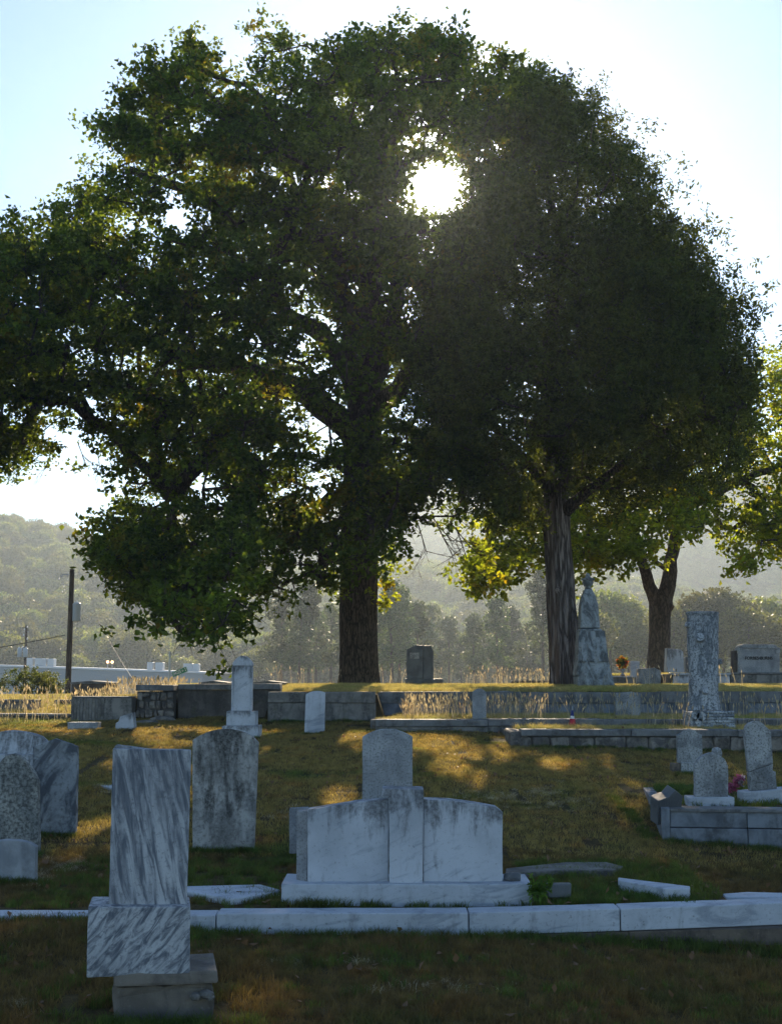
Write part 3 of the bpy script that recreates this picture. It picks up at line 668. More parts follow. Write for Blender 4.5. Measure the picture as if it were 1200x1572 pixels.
cc_, craw = crown_points(cedar_poly, CY, 4.6, 200, 1650, rng, ch, 0.6, inset=22); cc_ = lift(craw, CY, 20.5, 2.0, rng); cv = np.array([mnoise.noise(Vector(p) * .45 + Vector((9, 3, 1))) for p in cc_]); cc_ = cc_[(cv > -.13) | (rng.random(len(cc_)) < .2)]
cl = [
    [(P3(869, 1060, CY), 0.40), (P3(864, 960, CY), 0.34), (P3(858, 860, CY), 0.31), (P3(852, 760, CY), 0.29), (P3(850, 640, CY), 0.24), (P3(848, 480, CY), 0.18), (P3(846, 320, CY), 0.11), (P3(850, 170, CY), 0.04)],
    [(P3(855, 800, CY), 0.2), (P3(900, 755, CY - .3), 0.12), (P3(980, 690, CY - .6), 0.07), (P3(1080, 640, CY - 1), 0.04)],
    [(P3(853, 760, CY), 0.18), (P3(790, 690, CY + .3), 0.11), (P3(720, 620, CY + .4), 0.07)],
    [(P3(850, 640, CY), 0.16), (P3(930, 520, CY), 0.10), (P3(1020, 440, CY), 0.05)],
    [(P3(850, 700, CY), 0.14), (P3(840, 620, CY - 2), 0.09), (P3(840, 540, CY - 3.2), 0.05)],
    [(P3(850, 700, CY), 0.14), (P3(870, 600, CY + 2), 0.09), (P3(880, 520, CY + 3.2), 0.05)]]
A, par, rad = grow(cl, cc_, rng, 0.45, 0.05, 0.010)
cx0 = P3(869, 1052, CY)[0]
cedar = thing('cedar_tree', 'dark dense cedar with shaggy furrowed trunk beside the draped monument', 'tree', (cx0, CY, gz(cx0, CY)))
tm = trunk_mesh('trunk', [np.array(P3(870, 1055, CY)) - [0, 0, .3]] + [np.array(P3(x, y, CY)) for x, y in ((869, 1048), (866, 990), (862, 920), (857, 850), (854, 790), (852, 740), (850, 660))], [0.40, 0.385, 0.345, 0.32, 0.31, 0.295, 0.26, 0.24], 96, 0.16, 5.0, 0.22, 0.1)
link('trunk', tm, M['cedarbark'], cedar, -cedar.location)
link('limbs', skeleton_mesh('limbs', A, par, rad, 0.03, 0.30, 8), M['oakbark'], cedar, -cedar.location)['kind'] = 'stuff'
link('twigs', skeleton_mesh('twigs', A, par, rad, 0.0, 0.03, 4), M['oakbark'], cedar, -cedar.location)['kind'] = 'stuff'
bm = bmesh.new(); tube(bm, [P3(856, 905, CY - .28), P3(855, 907, CY - .38)], [.085, .06], 12); bm_obj('branch_scar', bm, M['cedarbark'], cedar, -cedar.location)
bm = bmesh.new(); tube(bm, [P3(850, 795, CY), P3(838, 786, CY - .1), P3(825, 778, CY - .2)], [.10, .07, .05], 10); bm_obj('broken_limb', bm, M['cedarbark'], cedar, -cedar.location)
V, Fc = clump_leaves(cc_, 205, 0.52, 0.125, 0.05, rng, 1.15, 0.1, tight=0.20); Fc = shafts(V, Fc, rng); k_ = np.isin(np.arange(len(V) // 4), Fc[::2, 0] // 4); V = V.reshape(-1, 4, 3)[k_].reshape(-1, 3); Fc = np.concatenate([np.arange(len(V) // 4)[:, None] * 4 + np.array([[0, 1, 2]]), np.arange(len(V) // 4)[:, None] * 4 + np.array([[0, 2, 3]])], 1).reshape(-1, 3); Fc = gap(V, Fc, rng)
link('crown', fast_mesh('crown', V, Fc), M['cedarleaf'], cedar, -cedar.location)
# --- the small forked oak on the raised plot
TY = 43.0
t_poly = [(700, 850), (715, 905), (745, 945), (775, 905), (830, 870), (850, 900), (890, 925), (915, 905), (950, 872), (985, 892), (1020, 850), (1060, 892), (1090, 830), (1120, 888), (1165, 892), (1185, 850), (1240, 900), (1300, 800), (1310, 620), (1240, 540), (1190, 530), (1130, 560), (1000, 560), (860, 620), (760, 700), (730, 790)]
th_ = [(1120, 770, 26, 34, .97), (1170, 740, 50, 14, .8), (1150, 600, 16, 24, .7), (1180, 640, 14, 18, .7), (860, 880, 26, 30, .5), (1060, 720, 20, 20, .6), (1130, 850, 22, 24, .8), (1010, 870, 20, 18, .8)]
tc, traw = crown_points(t_poly, TY, 3.6, 150, 520, rng, th_, 0.5); tc = lift(traw, TY, 25.5, 2.0, rng)
tl = [
    [(P3(1012, 1045, TY), 0.46), (P3(1012, 990, TY), 0.34), (P3(1013, 935, TY), 0.36), (P3(1018, 922, TY), 0.28), (P3(1028, 860, TY), 0.21), (P3(1030, 760, TY), 0.15), (P3(1020, 640, TY), 0.07)],
    [(P3(1010, 930, TY), 0.28), (P3(996, 900, TY - .2), 0.20), (P3(984, 860, TY - .4), 0.17), (P3(960, 780, TY - .6), 0.10), (P3(900, 700, TY - .8), 0.05)],
    [(P3(1024, 875, TY), 0.12), (P3(1005, 862, TY - .3), 0.07), (P3(990, 850, TY - .6), 0.04)],
    [(P3(1030, 790, TY), 0.14), (P3(1110, 750, TY), 0.09), (P3(1210, 720, TY), 0.05)],
    [(P3(980, 840, TY - .4), 0.12), (P3(900, 800, TY - .2), 0.08), (P3(830, 810, TY), 0.05), (P3(760, 860, TY), 0.03)]]
A, par, rad = grow(tl, tc, rng, 0.4, 0.08, 0.013)
tx0 = P3(1012, 1036, TY)[0]
tree3 = thing('forked_oak_tree', 'small forked oak with yellowing leaves on the raised plot', 'tree', (tx0, TY, 1.84))
tm = trunk_mesh('trunk', [np.array(P3(1012, 1050, TY))] + [np.array(P3(x, y, TY)) for x, y in ((1012, 1034), (1011, 1000), (1012, 950), (1014, 925), (1016, 905))], [0.52, 0.44, 0.35, 0.345, 0.38, 0.26], 48, 0.45, 3.0, 0.06, 0.1)
link('trunk', tm, M['farbark'], tree3, -tree3.location)
link('limbs', skeleton_mesh('limbs', A, par, rad, 0.03, 0.36, 10), M['farbark'], tree3, -tree3.location)['kind'] = 'stuff'
link('twigs', skeleton_mesh('twigs', A, par, rad, 0.0, 0.03, 4), M['farbark'], tree3, -tree3.location)['kind'] = 'stuff'
bm = bmesh.new(); tube(bm, [P3(1026, 932, TY - .1), P3(1032, 928, TY - .15)], [.16, .10], 12); bm_obj('burl', bm, M['farbark'], tree3, -tree3.location)
V, Fc = clump_leaves(tc, 92, 0.55, 0.17, 0.12, rng, 0.7, 0.5)
link('crown', fast_mesh('crown', V, Fc), M['goldleaf'], tree3, -tree3.location)
#%%FOREST
def blob_tree(seed, h, r, nleaf, size, kind='round'):
    g = np.random.default_rng(seed)
    if kind == 'round':
        k = 26; cen = g.normal(size=(k, 3)); cen /= np.linalg.norm(cen, axis=1)[:, None]; cen *= np.array([r * .62, r * .62, r * .5]); cen[:, 2] += h - r * .8
        rr = r * g.uniform(.28, .48, k)
    else:
        k = 34; z = g.uniform(h * .38, h * .97, k); w = r * (1.05 - (z - h * .38) / (h * .62)) ** .7; a = g.uniform(0, 6.28, k)
        q = g.uniform(.25, 1, k); cen = np.stack([np.cos(a) * w * q, np.sin(a) * w * q, z], -1); rr = r * g.uniform(.20, .36, k)
    per = nleaf // k; C = np.repeat(cen, per, 0); d = g.normal(size=(len(C), 3)); d /= np.linalg.norm(d, axis=1)[:, None]
    d[:, 2] *= .7
    C = C + d * (np.repeat(rr, per) * g.uniform(.75, 1.1, len(C)))[:, None]
    return leaf_arrays(C, size, size * .75, g, 0.8)
vs = []
for i in range(6):
    V, Fc = blob_tree(50 + i, 8.5 + i * .5, 4.6, 2600, 0.62)
    vs.append(src('forest_crown', fast_mesh('forest_crown', V, Fc), M['farleaf']))
n = 9500
Yf = np.sqrt(rng.uniform(228 ** 2, 800 ** 2, n)); Xf = rng.uniform(-1, 1, n) * (0.34 * Yf + 25)
jit = rng.uniform(0, 1, n); keep = (jit < np.interp(Yf, [228, 400, 800], [1.0, 1.0, 0.75]))
Xf, Yf = Xf[keep], Yf[keep]; zf = far_z(Xf, Yf) - 1.2; m = len(Xf)
scatter('hillside_forest', np.stack([Xf, Yf, zf], -1), rng.uniform(0, 6.28, m), np.stack([rng.uniform(.7, 1.25, m)] * 2 + [rng.uniform(.75, 1.3, m)], -1), rng.integers(0, 6, m), vs, 'hazy wooded hillside rising behind the valley', 'forest')
def make_mid(kind, seed):
    g = np.random.default_rng(seed)
    if kind == 'pine':
        h = g.uniform(11.5, 14); V, Fc = blob_tree(seed, h, 2.5, 3600, 0.34, 'pine'); mat = M['pineleaf']; name = 'pine_tree'
    else:
        h = g.uniform(10, 12.5); V, Fc = blob_tree(seed, h, 4.2, 4200, 0.45); mat = M['farleaf']; name = 'leafy_tree'
    cm = fast_mesh('crown', V, Fc); cm.materials.append(mat)
    bm = bmesh.new(); lean = g.uniform(-.5, .5); tube(bm, [(0, 0, -.8), (lean * .3, 0, h * .4), (lean, 0, h * .93)], [.2, .15, .04], 7)
    for k in range(12):
        z = g.uniform(h * .4, h * .85); a = g.uniform(0, 6.28); L = g.uniform(.8, 2.0); x0 = lean * z / h
        tube(bm, [(x0, 0, z), (x0 + math.cos(a) * L, math.sin(a) * L, z + L * .35)], [.05, .02], 4, False)
    tm = bpy.data.meshes.new('trunk'); bm.to_mesh(tm); bm.free(); tm.materials.append(M['farbark'])
    return name, cm, tm
protos = {k: [make_mid(k, 200 + i + (50 if k == 'pine' else 0)) for i in range(4)] for k in ('pine', 'round')}
mid = []
g = np.random.default_rng(3)
pl = ['near the left edge of the hazy pine row', 'left of the big oak trunk in the hazy pine row', 'just beyond the big oak trunk', 'right of the big oak trunk, behind the slanted granite monument', 'between the granite monument and the cedar', 'just left of the shaggy cedar trunk']
for i in range(24): mid.append(('pine', 440 + i * 17.5 + g.uniform(-9, 9), 150 + g.uniform(-18, 30), g.uniform(.62, 1.16)))
for i in range(22): mid.append(('round', 880 + i * 19 + g.uniform(-6, 6), 150 + g.uniform(-15, 30), g.uniform(.75, 1.2)))
for i in range(7): mid.append(('round', 405 + i * 66 + g.uniform(-9, 9), 185 + g.uniform(-5, 20), g.uniform(.6, .9)))
for i, (k, px, Y, s_) in enumerate(mid):
    name, cm, tm = protos[k][i % 4]
    x = (px - 600) / F * Y; z = float(far_z(x, Y))
    side = 'behind the oak\'s drooping left branches' if px < 520 else 'behind the big oak trunk' if px < 600 else 'behind the slanted granite monument' if px < 690 else 'between the granite monument and the cedar' if px < 840 else 'behind the draped monument' if px < 960 else 'behind the forked oak' if px < 1050 else 'behind the carved tree-stump monument' if px < 1130 else 'at the right edge behind the family monument'
    if k == 'pine': lab = 'hazy tall thin pine in the row ' + side; grp = 'hazy pines ' + side
    else: lab = 'hazy round leafy tree in the valley ' + side; grp = 'hazy round trees ' + side
    t = thing(name, lab, 'tree', (x, Y, z), g.uniform(0, 6.28), grp); t.scale = (s_, s_, s_)
    link('crown', cm, None, t); link('trunk', tm, None, t)
#%%STONES
# --- front headstone
Y0 = 7.1
root = W(215, 1538, Y0 + .15); fz = gz(root.x, root.y)
t = thing('headstone', 'blue-grey veined marble tablet on a veined block, nearest stone, on broken slabs', 'headstone', (root.x, root.y, fz))
def childbox(name, px0, py0, px1, py1, Y, d, mat, parent, bev=.008, wa=.003, lean=0, sink=0.0):
    return stone_px(name, [(px0, py1), (px1, py1), (px1, py0), (px0, py0)], Y, d, mat, parent=parent, bev=bev, sink=sink, wearamp=wa, lean=lean)
childbox('lower_slab', 178, 1514, 329, 1545, Y0 + .03, .42, M['brownslab'], t, .02, .015, sink=.16)
childbox('upper_slab', 176, 1494, 333, 1515, Y0 - .02, .45, M['brownslab'], t, .012, .006)
stone_px('base_block', [(135, 1497), (291, 1499), (292, 1394), (138, 1390)], Y0 - .02, .33, M['veined_base'], parent=t, sink=0, bev=.01, wearamp=.003)
stone_px('tablet', [(172, 1391), (290, 1393), (297, 1152), (178, 1149)], Y0 + .05, .075, M['veined'], parent=t, sink=0, bev=.006, wearamp=.002)
stone_px('rear_tablet', [(176, 1391), (286, 1393), (291, 1156), (233, 1149), (188, 1143), (184, 1146)], Y0 + .13, .05, M['veined'], parent=t, sink=0, bev=.006, wearamp=.002)
for i, (px, py, w, h) in enumerate(((316, 1531, 11, 7), (300, 1534, 9, 6), (322, 1536, 6, 4))):
    p = W(px, py, Y0 - .03); bm = bmesh.new(); bmesh.ops.create_icosphere(bm, subdivisions=2, radius=1)
    for v in bm.verts: v.co = Vector((v.co.x * w / 282, v.co.y * .04, v.co.z * h / 282)) + mnoise.noise_vector(v.co * 2 + Vector((i, 0, 0))) * .008
    bm_obj('rubble_stone', bm, M['concrete'], t, p - t.location)
t.rotation_euler = (0, 0, R(9.5)); t.location.x -= .03
# --- dark stained arched stone
def on(px, py): return GP(px, py).y
yy = on(345, 1308)
stone_px('headstone', [(296, 1308), (389, 1308), (396, 1140)] + arc(295, 1136, 396, 1136, 17)[::-1][1:] , yy, .10, M['stained'], 'tall arched headstone with heavy black streaks, behind the nearest veined stone', 'headstone', lean=R(-1.0))
# --- round-topped grey stone behind the double monument
stone_px('headstone', [(556, 1320), (633, 1320)] + arc(556, 1131, 633, 1131, 12)[::-1], on(594, 1322), .09, M['grey'], 'plain grey round-topped headstone standing behind the wide double monument', 'headstone')
# --- double monument
MY = 10.05
c0 = W(612, 1383, MY); t = thing('double_monument', 'wide two-winged white marble monument with a central pillar', 'monument', (c0.x, MY, gz(c0.x, MY)))
childbox('plinth', 432, 1357, 816, 1384, MY - .12, .50, M['kerb'], t, .008, .003, sink=.12)
stone_px('left_wing', [(472, 1357), (596, 1357), (596, 1229), (560, 1230), (520, 1236), (488, 1241), (472, 1244)], MY, .2, M['white'], parent=t, sink=0, bev=.006)
bm = bmesh.new()
q = [W(472, 1357, MY), W(455, 1357, MY + .10)]; zb = q[0].z + .002; zt = W(464, 1245, MY).z
vs_ = [bm.verts.new(Vector(v) - t.location) for v in ((q[0].x - .004, MY + .004, zb), (q[1].x, MY + .09, zb), (q[1].x, MY + .2, zb), (q[0].x - .004, MY + .2, zb), (q[0].x - .004, MY + .004, zt), (q[1].x, MY + .09, zt - .012), (q[1].x, MY + .2, zt - .012), (q[0].x - .004, MY + .2, zt))]
for f in ((0, 1, 2, 3), (7, 6, 5, 4), (4, 5, 1, 0), (5, 6, 2, 1), (6, 7, 3, 2), (7, 4, 0, 3)): bm.faces.new([vs_[i] for i in f])
bmesh.ops.recalc_face_normals(bm, faces=bm.faces); bevel_bm(bm, .005); bm_obj('end_face', bm, M['grey'], t)
stone_px('right_wing', [(650, 1357), (771, 1357), (771, 1247), (762, 1240), (730, 1234), (690, 1229), (650, 1227)], MY, .2, M['white'], parent=t, sink=0, bev=.006)
stone_px('pillar', [(597, 1356), (649, 1356), (650, 1221), (650, 1212), (587, 1211), (586, 1221), (597, 1226)], MY - .06, .28, M['white'], parent=t, sink=0, bev=.006)
stone_px('upright_slab', [(444, 1300), (473, 1300), (473, 1240), (444, 1241)], 11.6, .10, M['grey'], 'narrow grey slab edge peeking out left behind the double monument', 'slab')
bm = bmesh.new(); bmesh.ops.create_icosphere(bm, subdivisions=3, radius=1)
for v in bm.verts: v.co = Vector((max(-.8, min(.8, v.co.x)) * .075, v.co.y * .06, max(-.7, min(.7, v.co.z)) * .055)) + mnoise.noise_vector(v.co * 1.5) * .012
p = W(786, 1350, MY + .05); tag(bm_obj('dark_stone', bm, M['granite'], None, (p.x, MY + .05, W(786, 1357, MY).z + .035)), 'small dark stone resting on the right end of the double monument\'s plinth', 'stone')
# low dark marker in the grass to the right
stone_px('grave_marker', [(841, 1374), (876, 1374), (877, 1357), (840, 1358)], 10.1, .10, M['granite'], 'low grey marker in green grass right of the double monument', 'marker', sink=.02)
# --- marble kerb round the plot
kz = .147
kt = thing('marble_kerb', 'long white marble kerb running along the front of the family plot', 'kerb', (0.3, 9.5, 0))
KX = [(-4.6, 9.42), (W(332, 1390, 9.42).x, 9.42), (W(719, 1386, 9.45).x, 9.45), (W(951, 1380, 9.62).x, 9.62), (W(1290, 1367, 9.95).x, 9.95)]
for i in range(4):
    (xa, ya), (xb, yb) = KX[i], KX[i + 1]; bm = bmesh.new(); g_ = .004
    zz = kz - (.0 if i else .012)
    vv = []
    nseg = 10
    for k in range(nseg + 1):
        t_ = k / nseg; x = xa + g_ + (xb - xa - 2 * g_) * t_; y = ya + (yb - ya) * t_; w_ = .003 * mnoise.noise(Vector((x * 5, 3, i)))
        vv.append([bm.verts.new((x, y + w_, -.01)), bm.verts.new((x, y + .22, -.01)), bm.verts.new((x, y + .22, zz + w_)), bm.verts.new((x, y + w_, zz + w_))])
    for k in range(nseg):
        for j in range(4): bm.faces.new((vv[k][j], vv[k][(j + 1) % 4], vv[k + 1][(j + 1) % 4], vv[k + 1][j]))
    bm.faces.new(vv[0][::-1]); bm.faces.new(vv[-1]); bmesh.ops.recalc_face_normals(bm, faces=bm.faces); bevel_bm(bm, .008)
    bm_obj('kerb_stone', bm, M['kerb'], kt, -kt.location)
for i, (xa, xb) in enumerate(((-.9, .6), (.6, 1.7), (1.7, 4.4))):
    ya = np.interp(xa, [p[0] for p in KX], [p[1] for p in KX]) - .012; yb = np.interp(xb, [p[0] for p in KX], [p[1] for p in KX]) - .012
    bm = bmesh.new(); vv = []
    for k in range(9):
        t_ = k / 8; x = xa + .003 + (xb - xa - .006) * t_; y = ya + (yb - ya) * t_ + .008 * mnoise.noise(Vector((x * 6, 1, 1)))
        vv.append([bm.verts.new((x, y, -.45)), bm.verts.new((x, y + .28, -.45)), bm.verts.new((x, y + .28, -.014)), bm.verts.new((x, y, -.014))])
    for k in range(8):
        for j in range(4): bm.faces.new((vv[k][j], vv[k][(j + 1) % 4], vv[k + 1][(j + 1) % 4], vv[k + 1][j]))
    bm.faces.new(vv[0][::-1]); bm.faces.new(vv[-1]); bmesh.ops.recalc_face_normals(bm, faces=bm.faces)
    bm_obj('footing', bm, M['brownstone'], kt, -kt.location)
def quad_slab(name, pts, h, mat, label=None, cat=None, parent=None, bev=.008, z=None, jit=.004):
    """flat stone: four or more ground corners taken from the photograph, top at height z"""
    P = []
    for px, py, Y in pts:
        w_ = W(px, py, Y); P.append(Vector((w_.x, w_.y, 0)))
    zt = z if z is not None else sum(W(px, py, Y).z for px, py, Y in pts) / len(pts)
    c_ = sum(P, Vector()) / len(P); bm = bmesh.new()
    a = [bm.verts.new((p.x - c_.x, p.y - c_.y, 0)) for p in P]; b = [bm.verts.new((p.x - c_.x, p.y - c_.y, h)) for p in P]
    bm.faces.new(a); bm.faces.new(b); n_ = len(P)
    for i in range(n_): bm.faces.new((a[i], a[(i + 1) % n_], b[(i + 1) % n_], b[i]))
    bmesh.ops.recalc_face_normals(bm, faces=bm.faces); bevel_bm(bm, bev); wear(bm, jit, 5, c_.x)
    o = bm_obj(name, bm, mat, parent, Vector((c_.x, c_.y, zt - h)) - (parent.location if parent else Vector()))
    if label: tag(o, label, cat)
    return o
def ytop(py, z): return (CZ - z) * F / (py - 1038.0)
def gslab(name, corners, z, h, mat, label, cat, **k):
    return quad_slab(name, [(px, py, ytop(py, z)) for px, py in corners], h, mat, label, cat, z=z, **k)
gslab('fallen_slab', [(285, 1349), (400, 1346), (430, 1354), (420, 1358), (372, 1366), (352, 1367), (285, 1356)], .17, .12, M['kerb'], 'flat white marble slab lying in grass left of the double monument', 'slab')
gslab('marble_edging', [(948, 1336), (1058, 1349), (1057, 1353), (1020, 1353), (948, 1340)], .205, .14, M['kerb'], 'short white marble edging bar lying at the plot\'s right side', 'edging')
gslab('marble_edging', [(1108, 1360), (1145, 1357), (1300, 1361), (1300, 1366), (1112, 1364)], .135, .14, M['kerb'], 'white marble edging meeting the kerb at the right edge', 'edging')
gslab('concrete_edging', [(776, 1323), (870, 1314), (930, 1314), (956, 1320), (940, 1326), (850, 1326), (776, 1331)], .20, .14, M['concrete'], 'rough low concrete edging at the back of the kerbed plot', 'edging')
gslab('fallen_slab', [(122, 1188), (150, 1187), (200, 1197), (200, 1208), (160, 1203), (130, 1194)], .50, .09, M['kerb'], 'broken white slab tilted in grass behind the nearest veined stone', 'slab')
# --- stones on the left
stone_px('headstone', [(-40, 1215), (70, 1215), (71, 1140)] + arc(-40, 1138, 71, 1136, 15)[::-1][1:], on(20, 1216), .2, M['white'], 'broad white marble headstone with low arched top at the left edge', 'headstone')
stone_px('headstone', [(-40, 1172), (78, 1172), (78, 1158), (-40, 1158)], on(20, 1216) - .13, .5, M['white'], cat='headstone', label='white marble block in front of the broad white headstone at left', sink=.5)
stone_px('headstone', [(53, 1283), (116, 1283), (118, 1146), (84, 1134), (50, 1147)], on(84, 1284), .10, M['slate'], 'blue-black streaked headstone with a shallow pointed top', 'headstone', lean=R(-1))
y_ = on(28, 1312)
stone_px('headstone', [(-26, 1312), (60, 1312), (58, 1200), (52, 1186), (44, 1176), (40, 1168), (30, 1160), (20, 1157), (8, 1161), (0, 1170), (-10, 1176), (-20, 1186), (-26, 1200)], y_, .10, M['lichen'], 'lichen-mottled headstone with a round head and stepped shoulders at left', 'headstone')
stone_px('headstone', [(-34, 1356), (54, 1356), (55, 1300)] + arc(-34, 1298, 55, 1297, 8)[::-1][1:], on(20, 1357), .09, M['greyblue'], 'low smooth blue-grey stone with gently arched top at the left edge', 'headstone')
# --- tall pointed pillar behind the stained stone
PY = on(368, 1132); pc = W(370, 1132, PY)
t = thing('pillar_monument', 'tall white four-sided pillar with pointed arched faces on stepped base', 'monument', (pc.x, PY + .18, gz(pc.x, PY)))
def hw(px0, px1, Y): return (px1 - px0) / 2 * Y / F
zt = lambda py: W(370, py, PY).z - t.location.z
b_ = hw(342, 397, PY); box_obj('lower_step', -b_, b_, -b_, b_, -.08, zt(1114), M['white'], t, .01, .003)
b_ = hw(346, 390, PY); box_obj('upper_step', -b_, b_, -b_, b_, zt(1114) + .002, zt(1092), M['white'], t, .01, .003)
b_ = hw(354, 383, PY); zc = zt(1018); z0 = zt(1092) + .002; zp = zt(1006)
bm = bmesh.new(); box_bm(bm, -b_ * .98, b_ * .98, -b_ * .98, b_ * .98, z0, zc); bevel_bm(bm, .02, 3)
bm_obj('shaft', bm, M['white'], t)
out = [(-b_, zc - .04), (b_, zc - .04)] + [(b_ * (1 - 2 * u), zc + (zp - zc) * (1 - abs(2 * u - 1) ** 1.8)) for u in [i / 12 for i in range(13)]]
bm_obj('gable', prism_bm(out, -b_ - .006, b_ + .006, .006), M['white'], t)
for sx in (-1, 1): box_obj('corner_moulding', sx * b_ - .012, sx * b_ + .012, -b_ - .012, -b_ + .012, z0, zc - .04, M['white'], t, .006)
# --- leaning white tablet against the wall
stone_px('headstone', [(467, 1127), (498, 1122), (499, 1063)] + arc(469, 1066, 499, 1063, 4)[::-1][1:], on(483, 1126), .07, M['kerb'], 'narrow white marble tablet leaning in front of the concrete block wall', 'headstone', lean=R(-3))
# --- small post stone by the wall
stone_px('headstone', [(725, 1110), (746, 1110)] + arc(725, 1063, 746, 1063, 6)[::-1], 22.95, .12, M['grey'], 'small dark round-topped stone on the grass ledge behind the low wall', 'headstone', sink=.1)
stone_px('headstone', [(945, 1103), (982, 1104), (983, 1066), (970, 1062), (946, 1064)], 24.6, .12, M['mottled'], 'small square blotched stone in tall grass between the two long walls', 'headstone')
stone_px('headstone', [(1119, 1102), (1148, 1102), (1148, 1078), (1119, 1078)], 25.0, .15, M['granite'], 'dark square stone behind the carved tree-stump monument', 'headstone')
stone_px('headstone', [(975, 1058), (1013, 1058), (1014, 1030), (1004, 1025), (978, 1027)], 31.5, .12, M['mottled'], 'small grey stone below the forked oak on the terrace', 'headstone')
# --- slanted granite monument
GYY = 33.0; c_ = W(644, 1053, GYY)
t = thing('granite_monument', 'dark granite monument with slanted top on the crest right of the oak', 'monument', (c_.x, GYY + .3, gz(c_.x, GYY + .3)))
childbox('base', 622, 1042, 680, 1056, GYY - .05, .55, M['granite'], t, .01, .002)
stone_px('body', [(624, 1042), (649, 1042), (649, 991), (638, 990), (624, 997)], GYY, .42, M['granite'], parent=t, sink=0, bev=.01)
stone_px('wing', [(649.4, 1042), (665, 1042), (665, 1000), (661, 991), (649.4, 991)], GYY + .05, .40, M['granite'], parent=t, sink=0, bev=.01)
stone_px('inset_plaque', [(629, 1011), (643, 1011), (643, 1002), (629, 1002)], GYY - .012, .014, M['mottled'], parent=t, sink=0, bev=.002, wearamp=0)
# --- draped monument
DY = 29.6; c_ = W(912, 1055, DY)
t = thing('draped_monument', 'tall grey marble shaft draped in carved cloth and topped by an urn', 'monument', (c_.x, DY + .3, gz(c_.x, DY + .3)))
k_ = DY / F; zz = lambda py: W(912, py, DY).z - t.location.z
x_ = lambda px: (px - 912) * k_
box_obj('base', x_(886), x_(936), -.36, .36, -.1, zz(1038), M['drape'], t, .03, .01)
bm = bmesh.new(); prof = [(1038, 24, 22), (1015, 21, 20), (985, 19, 19), (965, 17, 18)]
rings = []
for py, l, r in prof: rings.append([bm.verts.new(v) for v in ((x_(908) - l * k_, -l * k_, zz(py) + .002), (x_(908) + r * k_, -r * k_, zz(py) + .002), (x_(908) + r * k_, r * k_, zz(py) + .002), (x_(908) - l * k_, l * k_, zz(py) + .002))])
for i in range(3):
    for j in range(4): bm.faces.new((rings[i][j], rings[i][(j + 1) % 4], rings[i + 1][(j + 1) % 4], rings[i + 1][j]))
bm.faces.new(rings[0][::-1]); bm.faces.new(rings[-1]); bevel_bm(bm, .05, 3); bm_obj('die', bm, M['drape'], t)
# carved cloth: a hanging sheet with folds
def cloth(px0t, px1t, px0b, px1b, pyt, pyb, amp, off, folds, slant=0.0):
    nu, nv = 40, 30; V = []
    for j in range(nv + 1):
        v = j / nv
        for i in range(nu + 1):
            u = i / nu; px = (px0t + (px1t - px0t) * u) * (1 - v) + (px0b + (px1b - px0b) * u) * v
            py = pyt + (pyb - pyt) * v + slant * u * 30 * v
            wv = amp * math.sin(folds * u * 6.28 + v * 2.5 + 3 * math.sin(v * 3)) * (.3 + .7 * v) + amp * .6 * math.sin((u + v * .8) * 21)
            V.append((x_(px), -(20 * k_) - off - wv - .07 * v, zz(py)))
    m_ = (nu + 1) * (nv + 1); V2 = V + [(a, b + .035, c) for a, b, c in V]
    Fc = []
    for j in range(nv):
        for i in range(nu):
            q = j * (nu + 1) + i; Fc.append((q, q + 1, q + nu + 2, q + nu + 1)); q += m_; Fc.append((q + nu + 1, q + nu + 2, q + 1, q))
    for j in range(nv):
        for i in (0, nu):
            q = j * (nu + 1) + i; Fc.append((q, q + nu + 1, q + nu + 1 + m_, q + m_))
    for i in range(nu):
        for j in (0, nv):
            q = j * (nu + 1) + i; Fc.append((q, q + 1, q + 1 + m_, q + m_))
    return fast_mesh('carved_drape', V2, Fc, True)
link('carved_drape', cloth(890, 929, 887, 934, 968, 1016, .022, .02, 4), M['drape'], t)
link('carved_drape', cloth(889, 932, 890, 944, 1008, 1052, .035, .05, 3, .25), M['drape'], t)
sh = [(965, 15.5), (905 + 20, 13), (925, 13), (908, 8), (900, 5)]
bm = bmesh.new(); rr = []
for py, w_ in ((964, 15.5), (928, 13.2), (915, 10.5), (903, 5.5)): rr.append([bm.verts.new((x_(908) + sx * w_ * k_, sy * w_ * k_, zz(py))) for sx, sy in ((-1, -1), (1, -1), (1, 1), (-1, 1))])
for i in range(3):
    for j in range(4): bm.faces.new((rr[i][j], rr[i][(j + 1) % 4], rr[i + 1][(j + 1) % 4], rr[i + 1][j]))
bm.faces.new(rr[0][::-1]); bm.faces.new(rr[-1]); bevel_bm(bm, .03, 2); bm_obj('shaft', bm, M['drape'], t)
pr = [(5.5, 903), (4, 900), (7, 897), (9, 893), (8, 890), (11, 889), (10.5, 887), (5, 885), (3, 882), (3.4, 880), (1, 878)]
bm = lathe_bm([(r * k_, zz(py)) for r, py in pr], 20); bm_obj('urn', bm, M['drape'], t, (x_(908), 0, 0), True)
